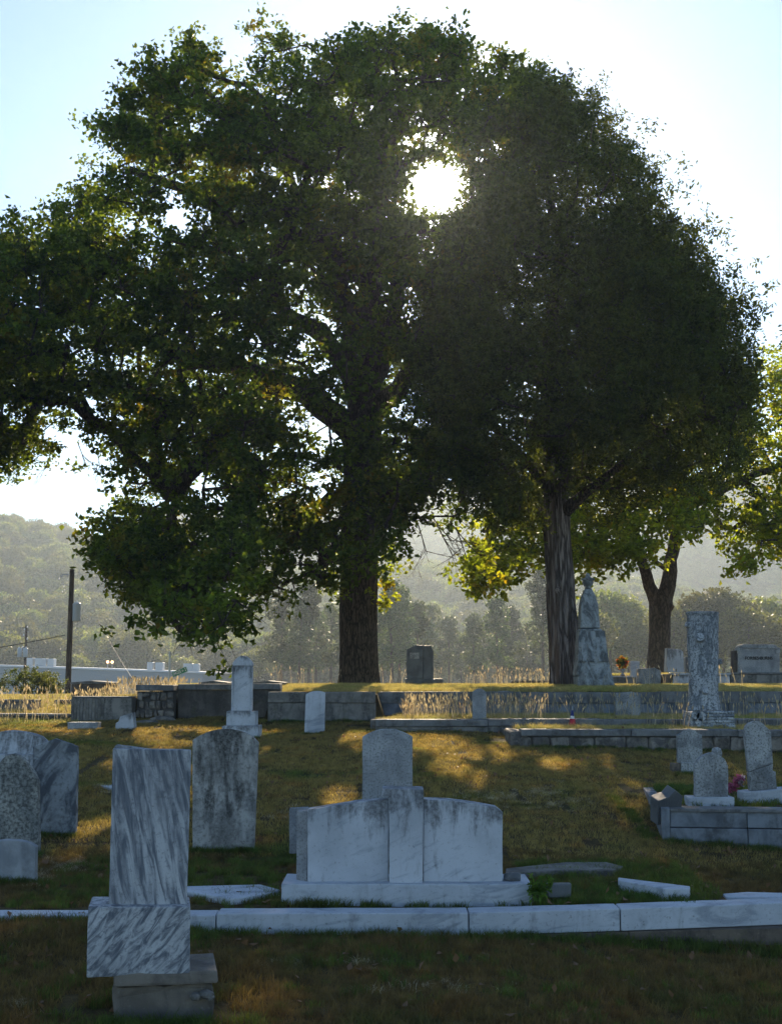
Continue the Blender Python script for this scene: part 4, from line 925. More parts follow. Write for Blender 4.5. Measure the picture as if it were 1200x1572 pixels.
# --- carved tree-stump monument
SY = 21.6; c_ = W(1091, 1120, SY); gzz = gz(c_.x, SY + .3)
t = thing('tree_stump_monument', 'pale stone monument carved as a cut tree trunk on stacked logs', 'monument', (c_.x, SY + .35, gzz))
zz = lambda py: W(1091, py, SY + .2).z - gzz
k_ = (SY + .2) / F
n = 48; V = []; m = 60
for j in range(m + 1):
    v = j / m; py = 1090 + (939 - 1090) * v; r = (22.5 + 3.0 * max(0, 1 - v * 6) + (1.6 if v > .97 else 0) - .8 * math.sin(v * 5)) * k_
    for i in range(n):
        a = 2 * math.pi * i / n; nz = mnoise.noise(Vector((math.cos(a) * 6, math.sin(a) * 6, v * 5))) * .022 + mnoise.noise(Vector((math.cos(a) * 2, math.sin(a) * 2, v * 9))) * .012
        V.append(((-2 + 1.5 * v) * k_ + (r + nz) * math.cos(a), (r + nz) * math.sin(a), zz(py)))
ids = np.arange((m + 1) * n).reshape(m + 1, n)
Fc = np.stack([ids[:-1], np.roll(ids[:-1], -1, 1), np.roll(ids[1:], -1, 1), ids[1:]], -1).reshape(-1, 4)
link('trunk', fast_mesh('trunk', V, Fc, True), M['treestone'], t)
bm = bmesh.new(); tube(bm, [(-.5 * k_, 0, zz(940)), (-.5 * k_, 0, zz(938.6))], [23 * k_, 22 * k_], 40); bm_obj('cut_top', bm, M['treestone'], t)
for px, py, a, r in ((1078, 978, -100, 7), (1112, 1015, 5, 4.5), (1068, 958, 200, 4.5), (1085, 1060, -95, 5)):
    d = Vector((math.cos(R(a)), math.sin(R(a)), .25)).normalized(); p0 = Vector(((px - 1091) * k_ * .7, d.y * 15 * k_, zz(py + 3)))
    bm = bmesh.new(); tube(bm, [p0, p0 + d * 9 * k_, p0 + d * 13 * k_], [r * k_ * 1.3, r * k_, r * k_ * .9], 14); bm_obj('branch_stub', bm, M['treestone'], t)
box_obj('log_bed', -30 * k_, 33 * k_, -.28, .28, -.1, zz(1092), M['treestone'], t, .02, .004)
for i in range(6):
    py = 1093.5 + i * 4.6; bm = bmesh.new(); tube(bm, [(-12 * k_, -.30, zz(py)), (36 * k_, -.30, zz(py))], 2.5 * k_, 12); bm_obj('log', bm, M['treestone'], t)
for i, (px, py, r) in enumerate(((1067, 1097, 6.5), (1073, 1109, 6), (1063, 1113, 5.5), (1076, 1099, 7))):
    bm = bmesh.new(); tube(bm, [((px - 1091) * k_, -.12, zz(py)), ((px - 1091) * k_, -.38, zz(py))], r * k_, 16)
    bm_obj('log_end', bm, M['treestone'], t)
for px in (1085, 1119):
    box_obj('foot', (px - 1091 - 8) * k_, (px - 1091 + 9) * k_, -.36, -.27, -.08, zz(1112), M['treestone'], t, .02, .003)
# --- walls
def wall(name, label, X0, X1, Yf, thick, ztop, zbot, cap_h, seg, capm, bodym, over=.03, rub=None, endcap=False, ydrift=0.0, rnd=None, zslope=0.0):
    rnd = rnd or random.Random(int(X0 * 100 + Yf * 7))
    t = thing(name, label, 'wall', ((X0 + X1) / 2, Yf + thick / 2, min(ztop, gz((X0 + X1) / 2, Yf - .05))))
    x = X0
    while x < X1 - .1:
        L = seg * rnd.uniform(.75, 1.25); xe = min(X1, x + L)
        if X1 - xe < .35: xe = X1
        dz = rnd.uniform(-.008, .008) + zslope * ((x + xe) / 2 - X0); dy = rnd.uniform(-.008, .008) + ydrift * ((x + xe) / 2 - X0)
        o = box_obj('coping_stone', x + .004, xe - .004, Yf - over + dy, Yf + thick + over + dy, ztop - cap_h + dz, ztop + dz, capm, t, .012, .005, -t.location, rnd)
        if rub is None:
            box_obj('wall_block', x + .002, xe - .002, Yf + dy, Yf + thick + dy, zbot, ztop - cap_h - .003 + dz, bodym, t, .006, .002, -t.location, rnd)
        x = xe
    if rub is not None:
        box_obj('mortar_core', X0 + .02, X1 - .02, Yf + .05, Yf + thick - .02, zbot, ztop - cap_h - .012, M['mortar'], t, .0, .0, -t.location)
        z = zbot; H = ztop - cap_h - zbot
        rows = max(1, int(round(H / rub[1])))
        for r_ in range(rows):
            za = zbot + H * r_ / rows; zb_ = zbot + H * (r_ + 1) / rows - .012; x = X0 - rnd.uniform(0, .1)
            while x < X1:
                xe = min(X1, x + rub[0] * rnd.uniform(.6, 1.4)); 
                if X1 - xe < .08: xe = X1
                xa = max(x, X0)
                if xe - xa > .05:
                    d_ = rnd.uniform(-.02, .02)
                    o = box_obj('stone', xa + .008, xe - .008, Yf + d_, Yf + .09 + d_, za + .006 + rnd.uniform(-.02, .03) * (r_ > 0), zb_ - .003 - rnd.uniform(0, .02), bodym, t, .03, .03, -t.location, rnd)
                x = xe
    return t
t1 = wall('retaining_wall', 'long low stone wall with worn coping below the carved tree-stump monument', 2.02, 9.6, 20.52, .4, .985, .35, .10, 1.5, M['coping'], M['rubble'], rub=(.38, .24), zslope=-.004)
t2 = wall('retaining_wall', 'middle long wall with thin coping holding the narrow tall-grass ledge', -.27, 10.5, 22.5, .4, 1.07, .6, .12, 1.9, M['coping'], M['concrete'], zslope=0.0)
box_obj('end_block', 1.86, 2.12, 20.54, 21.55, .3, .95, M['rubble'], t1, .03, .02, -t1.location); box_obj('end_block', 1.88, 2.13, 21.56, 22.48, .3, .93, M['rubble'], t1, .03, .02, -t1.location)
box_obj('end_block', -.36, -.10, 22.93, 24.28, .6, 1.04, M['concrete'], t2, .02, .01, -t2.location)
wall('retaining_wall', 'uppermost long banded wall running below the cedar and oak trunks', -.27, 12.0, 26.0, .4, 1.49, .8, .22, 2.6, M['coping'], M['bluestone'])
wall('block_wall', 'taller concrete wall with blotched face behind the leaning white tablet', -2.27, -.28, 24.3, .4, 1.51, .75, .20, 2.2, M['concrete'], M['concrete'])
t = wall('capped_wall', 'dark flat-capped stone wall left of the oak with a rubble end', -4.05, -2.1, 25.05, .4, 1.655, .9, .11, 1.3, M['coping'], M['darkwall'], over=.07)
t = wall('side_wall', 'rubble end of the capped enclosure wall, right of the grooved tomb', -4.79, -4.07, 24.72, .4, 1.635, .85, .11, .8, M['coping'], M['rubble'], over=.05, rub=(.11, .16))
t = wall('box_tomb', 'plain grooved concrete tomb wall beside the dark capped wall', -5.92, -4.80, 24.4, .5, 1.425, .8, .03, 3.0, M['coping'], M['concrete'], over=.0)
rnd = random.Random(5)
for i in range(11): box_obj('panel', -5.92 + i * .056 + .003, -5.92 + (i + 1) * .056 - .003, 24.385, 24.402, .82, 1.385, M['concrete'], t, .004, .001, -t.location, rnd)
wall('low_wall', 'low dark wall at the left edge, nearest the bush', -9.5, -7.05, 26.2, .35, 1.335, .9, .05, 2.0, M['coping'], M['concrete'])
wall('low_wall', 'short low wall behind the seeded grass, ending at the tomb', -7.0, -5.95, 27.4, .3, 1.31, .9, .05, 2.0, M['coping'], M['concrete'])
wall('low_wall', 'lowest sunlit ledge wall at left, below the two others', -9.0, -5.95, 24.6, .35, 1.10, .7, .05, 2.2, M['coping'], M['concrete'], ydrift=.0)
# right enclosure
ey = on(1016, 1292); e0 = W(1016, 1292, ey)
et = W(1016, 1241, ey).z
t = thing('enclosure_wall', 'blue-grey concrete enclosure wall with recessed panel at the right', 'wall', (e0.x, ey, e0.z))
L_ = 3.2; dzr = -.012
def eb(name, x0, x1, y0, y1, z0, z1, mat, bev=.006): return box_obj(name, x0, x1, y0, y1, z0, z1, mat, t, bev, .002)
Z1 = et - e0.z
eb('corner_pier', 0, .08, 0, .3, -.4, Z1 + .004, M['bluestone'])
x = .083
for wd in (.75, .62, .9, .85):
    eb('lower_block', x, x + wd - .006, 0, .28, -.4, Z1 * .42, M['bluestone']); eb('upper_block', x, x + wd - .006, .02, .28, Z1 * .42 + .006, Z1 - .03, M['bluestone']); x += wd
eb('coping', .083, x, -.004, .30, Z1 - .028, Z1, M['coping'], .005)
eb('side_run', 0, .12, .31, 3.1, -.3, Z1 - .05, M['bluestone'])
t.rotation_euler = (0, R(.0), R(-7.5))
# earth fill inside the enclosure
def fill_sheet(name, x0, x1, y0, y1, zf, n=18):
    xs = np.linspace(x0, x1, n); ys = np.linspace(y0, y1, n); X_, Y_ = np.meshgrid(xs, ys); Z_ = zf(X_, Y_)
    ids = np.arange(n * n).reshape(n, n); Fq = np.stack([ids[:-1, :-1], ids[:-1, 1:], ids[1:, 1:], ids[1:, :-1]], -1).reshape(-1, 4)
    return tag(link(name, fast_mesh(name, np.stack([X_, Y_, Z_], -1).reshape(-1, 3), Fq, True), M['ground']), kind='structure')
ZF = et - .03
fill_sheet('plot_earth', e0.x + .1, e0.x + 4, ey + .1, ey + 3.2, lambda X_, Y_: np.maximum(ZF + .01 * gnoise(X_ * 2, Y_ * 2), 0) - .6 * sst(.16, .04, X_ - e0.x - .13 * (Y_ - ey)) - .5 * sst(ey + .25 - (X_ - e0.x) * .13, ey + .1 - (X_ - e0.x) * .13, Y_))
def on_fill(py): return (CZ - ZF) * F / (py - 1038.0)
y_ = ey + .5
t = thing('headstone', 'small round-topped mottled stone on a white base, nearest the enclosure wall', 'headstone', (W(1092, 1238, y_).x, y_ + .1, ZF))
childbox('base', 1057, 1224, 1127, 1244, y_, .24, M['kerb'], t, .015, .006)
stone_px('tablet', [(1067, 1226), (1117, 1226), (1117, 1176)] + arc(1072, 1166, 1112, 1166, 10, 8)[::-1] + [(1067, 1174)], y_ + .05, .10, M['mottled'], parent=t, sink=0)
y_ = ey + .9
t = thing('headstone', 'tall leaning cracked headstone with stepped shoulders on a tilted base', 'headstone', (W(1168, 1238, y_).x, y_ + .1, ZF))
stone_px('base', [(1140, 1240), (1240, 1242), (1240, 1208), (1140, 1216)], y_, .26, M['kerb'], parent=t, bev=.015)
stone_px('tablet', [(1150, 1214), (1192, 1211), (1190, 1185), (1185, 1183), (1186, 1172), (1148, 1186)], y_ + .06, .08, M['mottled'], parent=t, sink=0)
stone_px('broken_upper_tablet', [(1148, 1185.5), (1186, 1171.5), (1183, 1125), (1178, 1118), (1174, 1115)] + arc(1145, 1114, 1172, 1112, 6, 8)[::-1] + [(1142, 1122)], y_ + .055, .08, M['mottled'], parent=t, sink=0)
y_ = on(1058, 1187)
t = thing('headstone', 'pale stone with scalloped top on low base near the right wall', 'headstone', (W(1058, 1187, y_).x, y_ + .1, gz(W(1058, 1187, y_).x, y_)))
childbox('base', 1045, 1170, 1085, 1189, y_, .22, M['mottled'], t, .015, .006)
childbox('side_block', 1031, 1172, 1044, 1187, y_ + .02, .18, M['brownstone'], t, .015, .006)
stone_px('tablet', [(1040, 1171), (1078, 1170), (1077, 1128), (1070, 1125), (1066, 1121), (1058, 1119), (1050, 1121), (1046, 1125), (1039, 1129)], y_ + .05, .09, M['mottled'], parent=t, sink=0)
p = GP(1100, 1178); bm = lathe_bm([(.055, -.05), (.055, .1), (.03, .13), (.035, .15), (.07, .2), (.078, .24), (.06, .30), (.02, .32)], 16)
zp_ = W(1100, 1147, p.y).z - p.z - .32
o = bm_obj('finial_post', bm, M['mottled'], None, (p.x, p.y, p.z + zp_), True); tag(o, 'small stone post with a ball finial behind the nearest-wall round-topped stone', 'post')
bm = bmesh.new(); tube(bm, [(0, 0, -zp_ - .05), (0, 0, -.04)], .05, 12); bm_obj('post', bm, M['mottled'], o)
# tilted dark stone at the enclosure's corner
stone_px('tilted_stone', [(1008, 1258), (1045, 1256), (1046, 1222), (1032, 1211), (1023, 1222), (1005, 1228)], ey + .15, .18, M['granite'], 'dark broken stone leaning over the enclosure wall corner', 'stone', lean=R(12), yaw=R(15))
# --- raised plot on the right crest
RY = 33.7
t = thing('white_block_wall', 'low wall of white marble blocks under the forked oak', 'wall', (W(1048, 1057, RY).x, RY, 1.5))
for r_, (a, b) in enumerate(((1057, 1050), (1049.5, 1036))):
    xs = [1016, 1029, 1045, 1062, 1080, 1096, 1112, 1121] if r_ == 0 else [1032, 1052, 1072, 1092, 1120]
    for i in range(len(xs) - 1): childbox('block', xs[i] + .3, b, xs[i + 1] - .3, a, RY, .35, M['white'], t, .008, .002)
childbox('cap', 1030, 1033, 1121, 1036, RY - .03, .5, M['kerb'], t, .006, .002)
childbox('brown_block', 1016, 1035, 1029, 1050, RY + .02, .3, M['brownstone'], t, .01, .004)
wall('plot_wall', 'dark concrete plot wall carrying the lettered family monument', W(1121.5, 1057, RY).x, W(1330, 1057, RY).x, RY, .35, W(1150, 1032, RY).z, 1.3, .05, 3.5, M['coping'], M['concrete'])
wall('plot_wall', 'low pale-topped plot wall with the autumn flowers on it', W(937, 1057, RY).x, W(1014, 1057, RY).x, RY, .35, W(980, 1038, RY).z, 1.3, .03, 1.2, M['kerb'], M['concrete'])
wall('plot_wall', 'far low coping left of the cedar trunk', W(785, 1050, 35).x, W(860, 1050, 35).x, 35.0, .3, W(800, 1045, 35).z, 1.3, .04, 1.5, M['coping'], M['concrete'])
FY = 34.4
t = thing('family_monument', 'wide marble monument lettered FORBES•BURNS on the dark plot wall', 'monument', (W(1162, 1032, FY).x, FY + .25, 1.85))
stone_px('body', [(1132, 1034), (1196, 1034), (1196, 999), (1193, 994), (1188, 991), (1138, 990), (1132, 998)], FY, .45, M['grey'], parent=t, sink=0, bev=.015)
stone_px('side_return', [(1126, 1034), (1131.6, 1034), (1131.6, 998), (1126, 999)], FY + .1, .35, M['brownstone'], parent=t, sink=0, bev=.01)
stone_px('cornice', [(1134, 995), (1194, 996), (1191, 991), (1186, 989), (1141, 989), (1137, 991)], FY - .03, .52, M['mottled'], parent=t, sink=0, bev=.01)
for a, b in ((1131, 1138), (1189, 1197)):
    stone_px('bracket', [(a, 1003), (b, 1003), (b, 994), (a, 994)], FY - .025, .05, M['mottled'], parent=t, sink=0, bev=.01)
def lettering(name, txt, size, loc, mat, parent=None, rot=(R(90), 0, 0), depth=.006, width=None):
    cu = bpy.data.curves.new(name, 'FONT'); cu.body = txt; cu.size = size; cu.extrude = depth; cu.align_x = 'CENTER'; cu.align_y = 'CENTER'; cu.offset = size * .015
    ob = bpy.data.objects.new(name, cu); COL.objects.link(ob)
    me = bpy.data.meshes.new_from_object(ob.evaluated_get(bpy.context.evaluated_depsgraph_get())); bpy.data.objects.remove(ob)
    me.name = name; me.materials.clear(); o = link(name, me, mat, parent, loc)
    if width and o.dimensions.x > 0: 
        xs = [v.co.x for v in me.vertices]; f = width / (max(xs) - min(xs)); o.scale = (f, 1, 1)
    o.rotation_euler = rot
    return o
p = W(1164, 1010.5, FY - .01); lettering('lettering', 'FORBES\u2022BURNS', .115, p - t.location, M['blacken'], t, width=42 * FY / F)
stone_px('headstone', [(1022, 1031), (1050, 1036), (1048, 1001), (1044, 997), (1023, 995)], 36.0, .3, M['white'], 'white marble stone with sloped shoulder just right of the forked oak trunk', 'headstone')
stone_px('headstone', [(1050.5, 1036), (1066, 1036), (1066, 1007), (1052, 1009)], 36.4, .3, M['granite'], 'dark square stone right of the white one beside the forked oak', 'headstone')
bm = lathe_bm([(.10, 0), (.10, .04), (.04, .07), (.04, .14), (.12, .24), (.13, .30), (.10, .31)], 18)
p = W(1062, 1036, 34.3); tag(bm_obj('stone_urn', bm, M['concrete'], None, (p.x, 34.3, 1.84), True), 'small stone urn on the plot wall beside the tree-stump monument', 'urn')
stone_px('plaque', [(967, 1037), (980.5, 1037), (981, 1015), (967, 1014.5)], 34.0, .06, M['kerb'], 'small plain white upright plaque beside the autumn flowers', 'plaque')
# flowers in a vase
p = W(955, 1037, 33.9)
t = thing('flower_arrangement', 'round orange and red flower arrangement in a grey vase', 'flowers', (p.x, 33.9, p.z))
bm = lathe_bm([(.07, 0), (.07, .02), (.03, .05), (.035, .1), (.075, .17), (.06, .175)], 16); bm_obj('vase', bm, M['mottled'], t, smooth=True)
def petal_mat(n, c, tr=.4):
    s = NT(n); s.b.inputs['Base Color'].default_value = (*c, 1); s.b.inputs['Roughness'].default_value = .6
    x = s.n('ShaderNodeBsdfTranslucent'); x.inputs[0].default_value = (*c, 1); mx = s.n('ShaderNodeMixShader'); mx.inputs[0].default_value = tr
    s.l(s.b.outputs[0], mx.inputs[1]); s.l(x.outputs[0], mx.inputs[2]); s.l(mx.outputs[0], s.out.inputs['Surface']); return s.m
M['orange'] = petal_mat('orange_petals', (.75, .28, .04)); M['red'] = petal_mat('red_petals', (.45, .03, .02)); M['pink'] = petal_mat('pink_petals', (.45, .12, .22)); M['yellow'] = petal_mat('yellow_petals', (.75, .55, .08)); M['paleflower'] = petal_mat('pale_petals', (.62, .50, .55)); M['orangeleaf'] = petal_mat('fallen_orange_leaf', (.22, .12, .055))
g = np.random.default_rng(11)
def blossoms(parent, cen, rx, rz, mats, n, size, name='blossom'):
    for i in range(n):
        d = g.normal(size=3); d /= np.linalg.norm(d); c_ = np.array(cen) + d * np.array([rx, rx * .8, rz]) * g.uniform(.8, 1.0)
        V, Fc = leaf_arrays(np.repeat(c_[None], 12, 0), size, size * .7, g, 0)
        link(name, fast_mesh(name, V, Fc), mats[i % len(mats)], parent)
blossoms(t, (0, 0, .33), .13, .17, [M['orange'], M['red'], M['orange'], M['yellow']], 34, .055)
V, Fc = leaf_arrays(np.array([0, 0, .33]) + g.normal(size=(240, 3)) * .06, .07, .05, g); link('foliage', fast_mesh('foliage', V, Fc), M['bushleaf'], t)
p = GP(1130, 1222)
for px, py, mm, lab in ((1123, 1207, [M['pink']], 'small cluster of pink flowers right of the round-topped stone'), (1135, 1198, [M['pink'], M['paleflower'], M['pink']], 'pink and pale flowers between the two enclosure stones')):
    q = W(px, py, ey + 1.25); t = thing('flower_bunch', lab, 'flowers', (q.x, q.y, ZF))
    h_ = q.z - ZF; bm = bmesh.new()
    for k in range(4): tube(bm, [(g.uniform(-.02, .02), 0, 0), (g.uniform(-.04, .04), g.uniform(-.03, .03), h_)], .004, 4, False)
    bm_obj('stems', bm, M['greenblade'], t)
    blossoms(t, (0, 0, h_), .045, .045, mm, 9, .045)
# little flag bundle on the ledge
q = W(877, 1108, 22.2); t = thing('small_flag', 'small furled red, white and blue flag on a stick on the ledge', 'flag', (q.x, q.y, gz(q.x, q.y)))
bm = bmesh.new(); tube(bm, [(0, 0, -.05), (.02, 0, .36)], .006, 6); bm_obj('stick', bm, M['kerb'], t)
def cone_cloth(z0, z1, r0, r1, mat):
    bm = bmesh.new(); n = 14; a = [bm.verts.new(((r0 * (1 + .35 * math.sin(i * 2.3))) * math.cos(i * 6.283 / n) + .01, r0 * (1 + .3 * math.sin(i * 1.7)) * math.sin(i * 6.283 / n), z0 + .01 * math.sin(i))) for i in range(n)]
    b = [bm.verts.new((r1 * (1 + .3 * math.sin(i * 2)) * math.cos(i * 6.283 / n) + .015, r1 * math.sin(i * 6.283 / n), z1)) for i in range(n)]
    for i in range(n): bm.faces.new((a[i], a[(i + 1) % n], b[(i + 1) % n], b[i]))
    bm.faces.new(b); bm.faces.new(a[::-1]); return bm_obj('cloth', bm, mat, t)
M['blue'] = NT('blue_cloth').done((.03, .04, .16), .8); M['redc'] = NT('red_cloth').done((.42, .03, .05), .8); M['whitec'] = NT('white_cloth').done((.7, .7, .7), .8)
cone_cloth(.02, .15, .06, .035, M['redc']); cone_cloth(.151, .20, .033, .028, M['whitec']); cone_cloth(.201, .29, .03, .012, M['blue'])
# --- small stones below the left walls
stone_px('marker_stone', [(177, 1120), (208, 1120), (205, 1107), (204, 1094), (196, 1097), (185, 1100), (182, 1108), (178, 1110)], on(192, 1120), .25, M['white'], 'small pale chunky broken stone in front of the capped wall', 'stone')
stone_px('marker_slab', [(104, 1120), (150, 1120), (150, 1109), (104, 1109)], on(126, 1120), .3, M['grey'], 'low grey slab block at the foot of the grooved tomb', 'slab')
rr_ = random.Random(9)
for i, (px, py, w, h, lab) in enumerate(((280, 1098, 32, 14, 'rough fallen rock below the capped wall\'s corner'), (310, 1092, 16, 10, 'smaller rough rock right of the fallen one'), (250, 1106, 20, 7, 'flat grey rock left of the fallen rocks'), (225, 1110, 20, 5, 'low flat stone right of the pale broken stone'))):
    p = GP(px, py); bm = bmesh.new(); bmesh.ops.create_icosphere(bm, subdivisions=3, radius=1); k = p.y / F
    for v in bm.verts:
        v.co = Vector((v.co.x * w * k, v.co.y * w * k * .5, v.co.z * h * k)) + mnoise.noise_vector(v.co * 1.4 + Vector((i * 5, 0, 0))) * .12 * h * k * 5 * .35
    tag(bm_obj('rock', bm, M['rubble'], None, (p.x, p.y, p.z)), lab, 'rock')
gslab('coping_slab', [(485, 1061), (633, 1061), (690, 1063), (690, 1066), (633, 1066)], 1.5, .03, M['coping'], 'thin stone slab lying on the uppermost wall', 'slab') if False else None
for px0, px1, lab in ((636, 692, 'thin flat ledger slab lying on the crest grass left of the small post stone'), (746, 795, 'thin bluish slab on the wall top right of the small post stone'), (824, 872, 'pale flat slab on the wall top before the cedar')):
    stone_px('flat_slab', [(px0, 1064), (px1, 1064), (px1, 1060.5), (px0, 1060.5)], 26.5, .6, M['mottled'], lab, 'slab', bev=.01)
# far slabs beyond the capped wall
for px0, px1, pt, Y, lab in ((108, 170, 1047, 31, 'brown slab-topped tomb behind the tall seeded grass'), (305, 350, 1047, 30, 'grey flat tomb top behind the capped wall, left of the pillar'), (385, 436, 1047, 30, 'grey flat tomb top behind the capped wall, right of the pillar')):
    k = Y / F; c_ = W((px0 + px1) / 2, 1060, Y); zt_ = W(px0, pt, Y).z
    t = thing('tomb', lab, 'tomb', (c_.x, Y + .5, gz(c_.x, Y))); h_ = zt_ - t.location.z; w_ = (px1 - px0) / 2 * k
    box_obj('body', -w_ * .96, w_ * .96, -.45, .45, -.3, h_ - .045, M['brownstone'] if px0 < 200 else M['concrete'], t, .01, .004)
    bm = prism_bm([(-w_, h_ - .043), (w_, h_ - .043), (w_, h_ - .01), (0, h_ + .03), (-w_, h_ - .01)], -.5, .5, .006); bm_obj('lid', bm, M['coping'], t)
#%%FAR
# --- utility poles
def metal(n, c, r=.45, mt=.6):
    s = NT(n); s.b.inputs['Metallic'].default_value = mt; return s.done(c, r)
M['wood'] = bark_mat('pole_wood', (0.10, 0.075, 0.06), (0.04, 0.03, 0.025), 16, 0.05, .01); M['steel'] = metal('galvanised_steel', (.45, .47, .48)); M['tank'] = NT('transformer_paint').done((.42, .47, .50), .4); M['ceramic'] = NT('glazed_ceramic').done((.75, .75, .75), .2, spec=.6); M['wire'] = NT('wire').done((.03, .03, .03), .6)
PYY = 48.0
def zpx(py, Y): return W(600, py, Y).z
base = W(104, 1068, PYY); t = thing('utility_pole', 'tall brown wooden utility pole with one grey transformer can', 'utility pole', (base.x, PYY, gz(base.x, PYY)))
k = PYY / F; z_ = lambda py: zpx(py, PYY) - t.location.z
bm = bmesh.new(); tube(bm, [(0, 0, -.6), (.02, 0, z_(980)), (.03, 0, z_(874))], [.115, .10, .085], 14); bm_obj('pole', bm, M['wood'], t)
bm = lathe_bm([(.10, 0), (.145, .02), (.15, .05), (.15, .62), (.155, .64), (.12, .68), (.03, .70)], 18); bm_obj('transformer', bm, M['tank'], t, (.24, 0, z_(954)), True)
for dx, py in ((.17, 924), (.25, 922), (.33, 925)):
    bm = lathe_bm([(.02, 0), (.035, .02), (.02, .04), (.032, .06), (.018, .08), (.01, .13)], 8); bm_obj('insulator', bm, M['ceramic'], t, (dx, 0, z_(py) - .1), True)
bm = bmesh.new(); tube(bm, [(0, 0, z_(930)), (.12, 0, z_(930))], .02, 6); bm_obj('bracket', bm, M['steel'], t); bm = bmesh.new(); tube(bm, [(0, 0, z_(945)), (.12, 0, z_(945))], .02, 6); bm_obj('bracket', bm, M['steel'], t)
bm = bmesh.new(); tube(bm, [(-.05, 0, z_(882)), (-.30, 0, z_(882)), (-.42, 0, z_(886))], .018, 6); bm_obj('bracket', bm, M['steel'], t); bm = bmesh.new(); tube(bm, [(-.05, 0, z_(898)), (-.26, 0, z_(898))], .018, 6); bm_obj('bracket', bm, M['steel'], t)
for dx, py in ((-.44, 888), (-.34, 884), (-.14, 883), (-.26, 900), (-.22, 906), (-.30, 908)):
    bm = lathe_bm([(.012, 0), (.035, .015), (.018, .035), (.032, .05), (.012, .08)], 8); bm_obj('insulator', bm, M['ceramic'], t, (dx, 0, z_(py) - .05), True)
o_ = t
def wire(name, label, pts, r=.012, cat='cable'):
    cu = bmesh.new(); P = []
    (a, b) = pts; a = Vector(a); b = Vector(b); n = 24; sagm = (b - a).length * .02
    for i in range(n + 1):
        u = i / n; p = a.lerp(b, u); p.z -= sagm * 4 * u * (1 - u); P.append(p - a)
    tube(cu, P, r, 5); o = bm_obj(name, cu, M['wire'], None, a); tag(o, label, cat); return o
wire('power_cable', 'dark cable sagging left from the wooden utility pole', (tuple(W(100, 975, 48)), tuple(W(-260, 1022, 44))), .016)
wire('guy_wire', 'thin pale cable slanting down right behind the utility pole', (tuple(W(150, 950, 80)), tuple(W(228, 1075, 70))), .012)
PY2 = 95.0; base = W(38, 1050, PY2); t = thing('utility_pole', 'distant slim utility pole with twin transformer cans above the bush', 'utility pole', (base.x, PY2, gz(base.x, PY2)))
z_ = lambda py: zpx(py, PY2) - t.location.z
bm = bmesh.new(); tube(bm, [(0, 0, -.6), (0, 0, z_(960))], [.13, .08], 10); bm_obj('pole', bm, M['wood'], t)
for dx in (-.38, .02):
    bm = lathe_bm([(.15, 0), (.17, .03), (.17, .60), (.14, .66), (.03, .68)], 14); bm_obj('transformer', bm, M['tank'], t, (dx + .02, -.2, z_(1009)), True)
for dx, py in ((-.45, 994), (-.2, 993), (.05, 994), (-.1, 966), (.1, 962), (-.15, 974), (.12, 980)):
    bm = lathe_bm([(.03, 0), (.07, .03), (.035, .07), (.06, .10), (.02, .16)], 8); bm_obj('insulator', bm, M['ceramic'], t, (dx, -.1, z_(py) - .1), True)
bm = bmesh.new(); tube(bm, [(-.25, 0, z_(970)), (.2, 0, z_(970))], .03, 5); bm_obj('crossarm', bm, M['steel'], t); bm = bmesh.new(); tube(bm, [(-.4, -.1, z_(1000)), (.15, -.1, z_(1000))], .03, 5); bm_obj('crossarm', bm, M['steel'], t)
# --- street sign
SYY = 42.0; base = W(281, 1058, SYY); t = thing('street_sign', 'tilted green street-name sign on a leaning post behind the capped wall', 'sign', (base.x, SYY, gz(base.x, SYY)))
k = SYY / F; M['green'] = NT('sign_green').done((.01, .22, .10), .5); M['signw'] = NT('sign_white').done((.8, .8, .8), .5)
ct = W(276, 1031.5, SYY) - t.location
bm = bmesh.new(); tube(bm, [(.02, .03, -.4), tuple(ct + Vector((0, .03, 0)))], .025, 8); bm_obj('post', bm, M['steel'], t)
sg = box_obj('sign_plate', -.255, .255, -.006, .006, -.085, .085, M['green'], t, .004); sg.location = ct; sg.rotation_euler = (0, R(-22), 0)
for a_, b_, c_, d_ in ((-.25, .25, .074, .08), (-.25, .25, -.08, -.074), (-.25, -.244, -.074, .074), (.244, .25, -.074, .074)):
    box_obj('border', a_, b_, -.011, -.0075, c_, d_, M['signw'], sg, 0)
o = lettering('lettering', 'SMOZE \u2190 2', .13, (0, -.0105, 0), M['signw'], sg, depth=.002, width=.43)
# slim pole by the sign
b3 = W(260, 1058, 44); bm = bmesh.new(); tube(bm, [(0, 0, -.4), (0, 0, zpx(1000, 44) - gz(b3.x, 44))], .035, 8)
tag(bm_obj('thin_pole', bm, M['steel'], None, (b3.x, 44, gz(b3.x, 44))), 'slim grey metal pole left of the tilted street sign', 'pole')
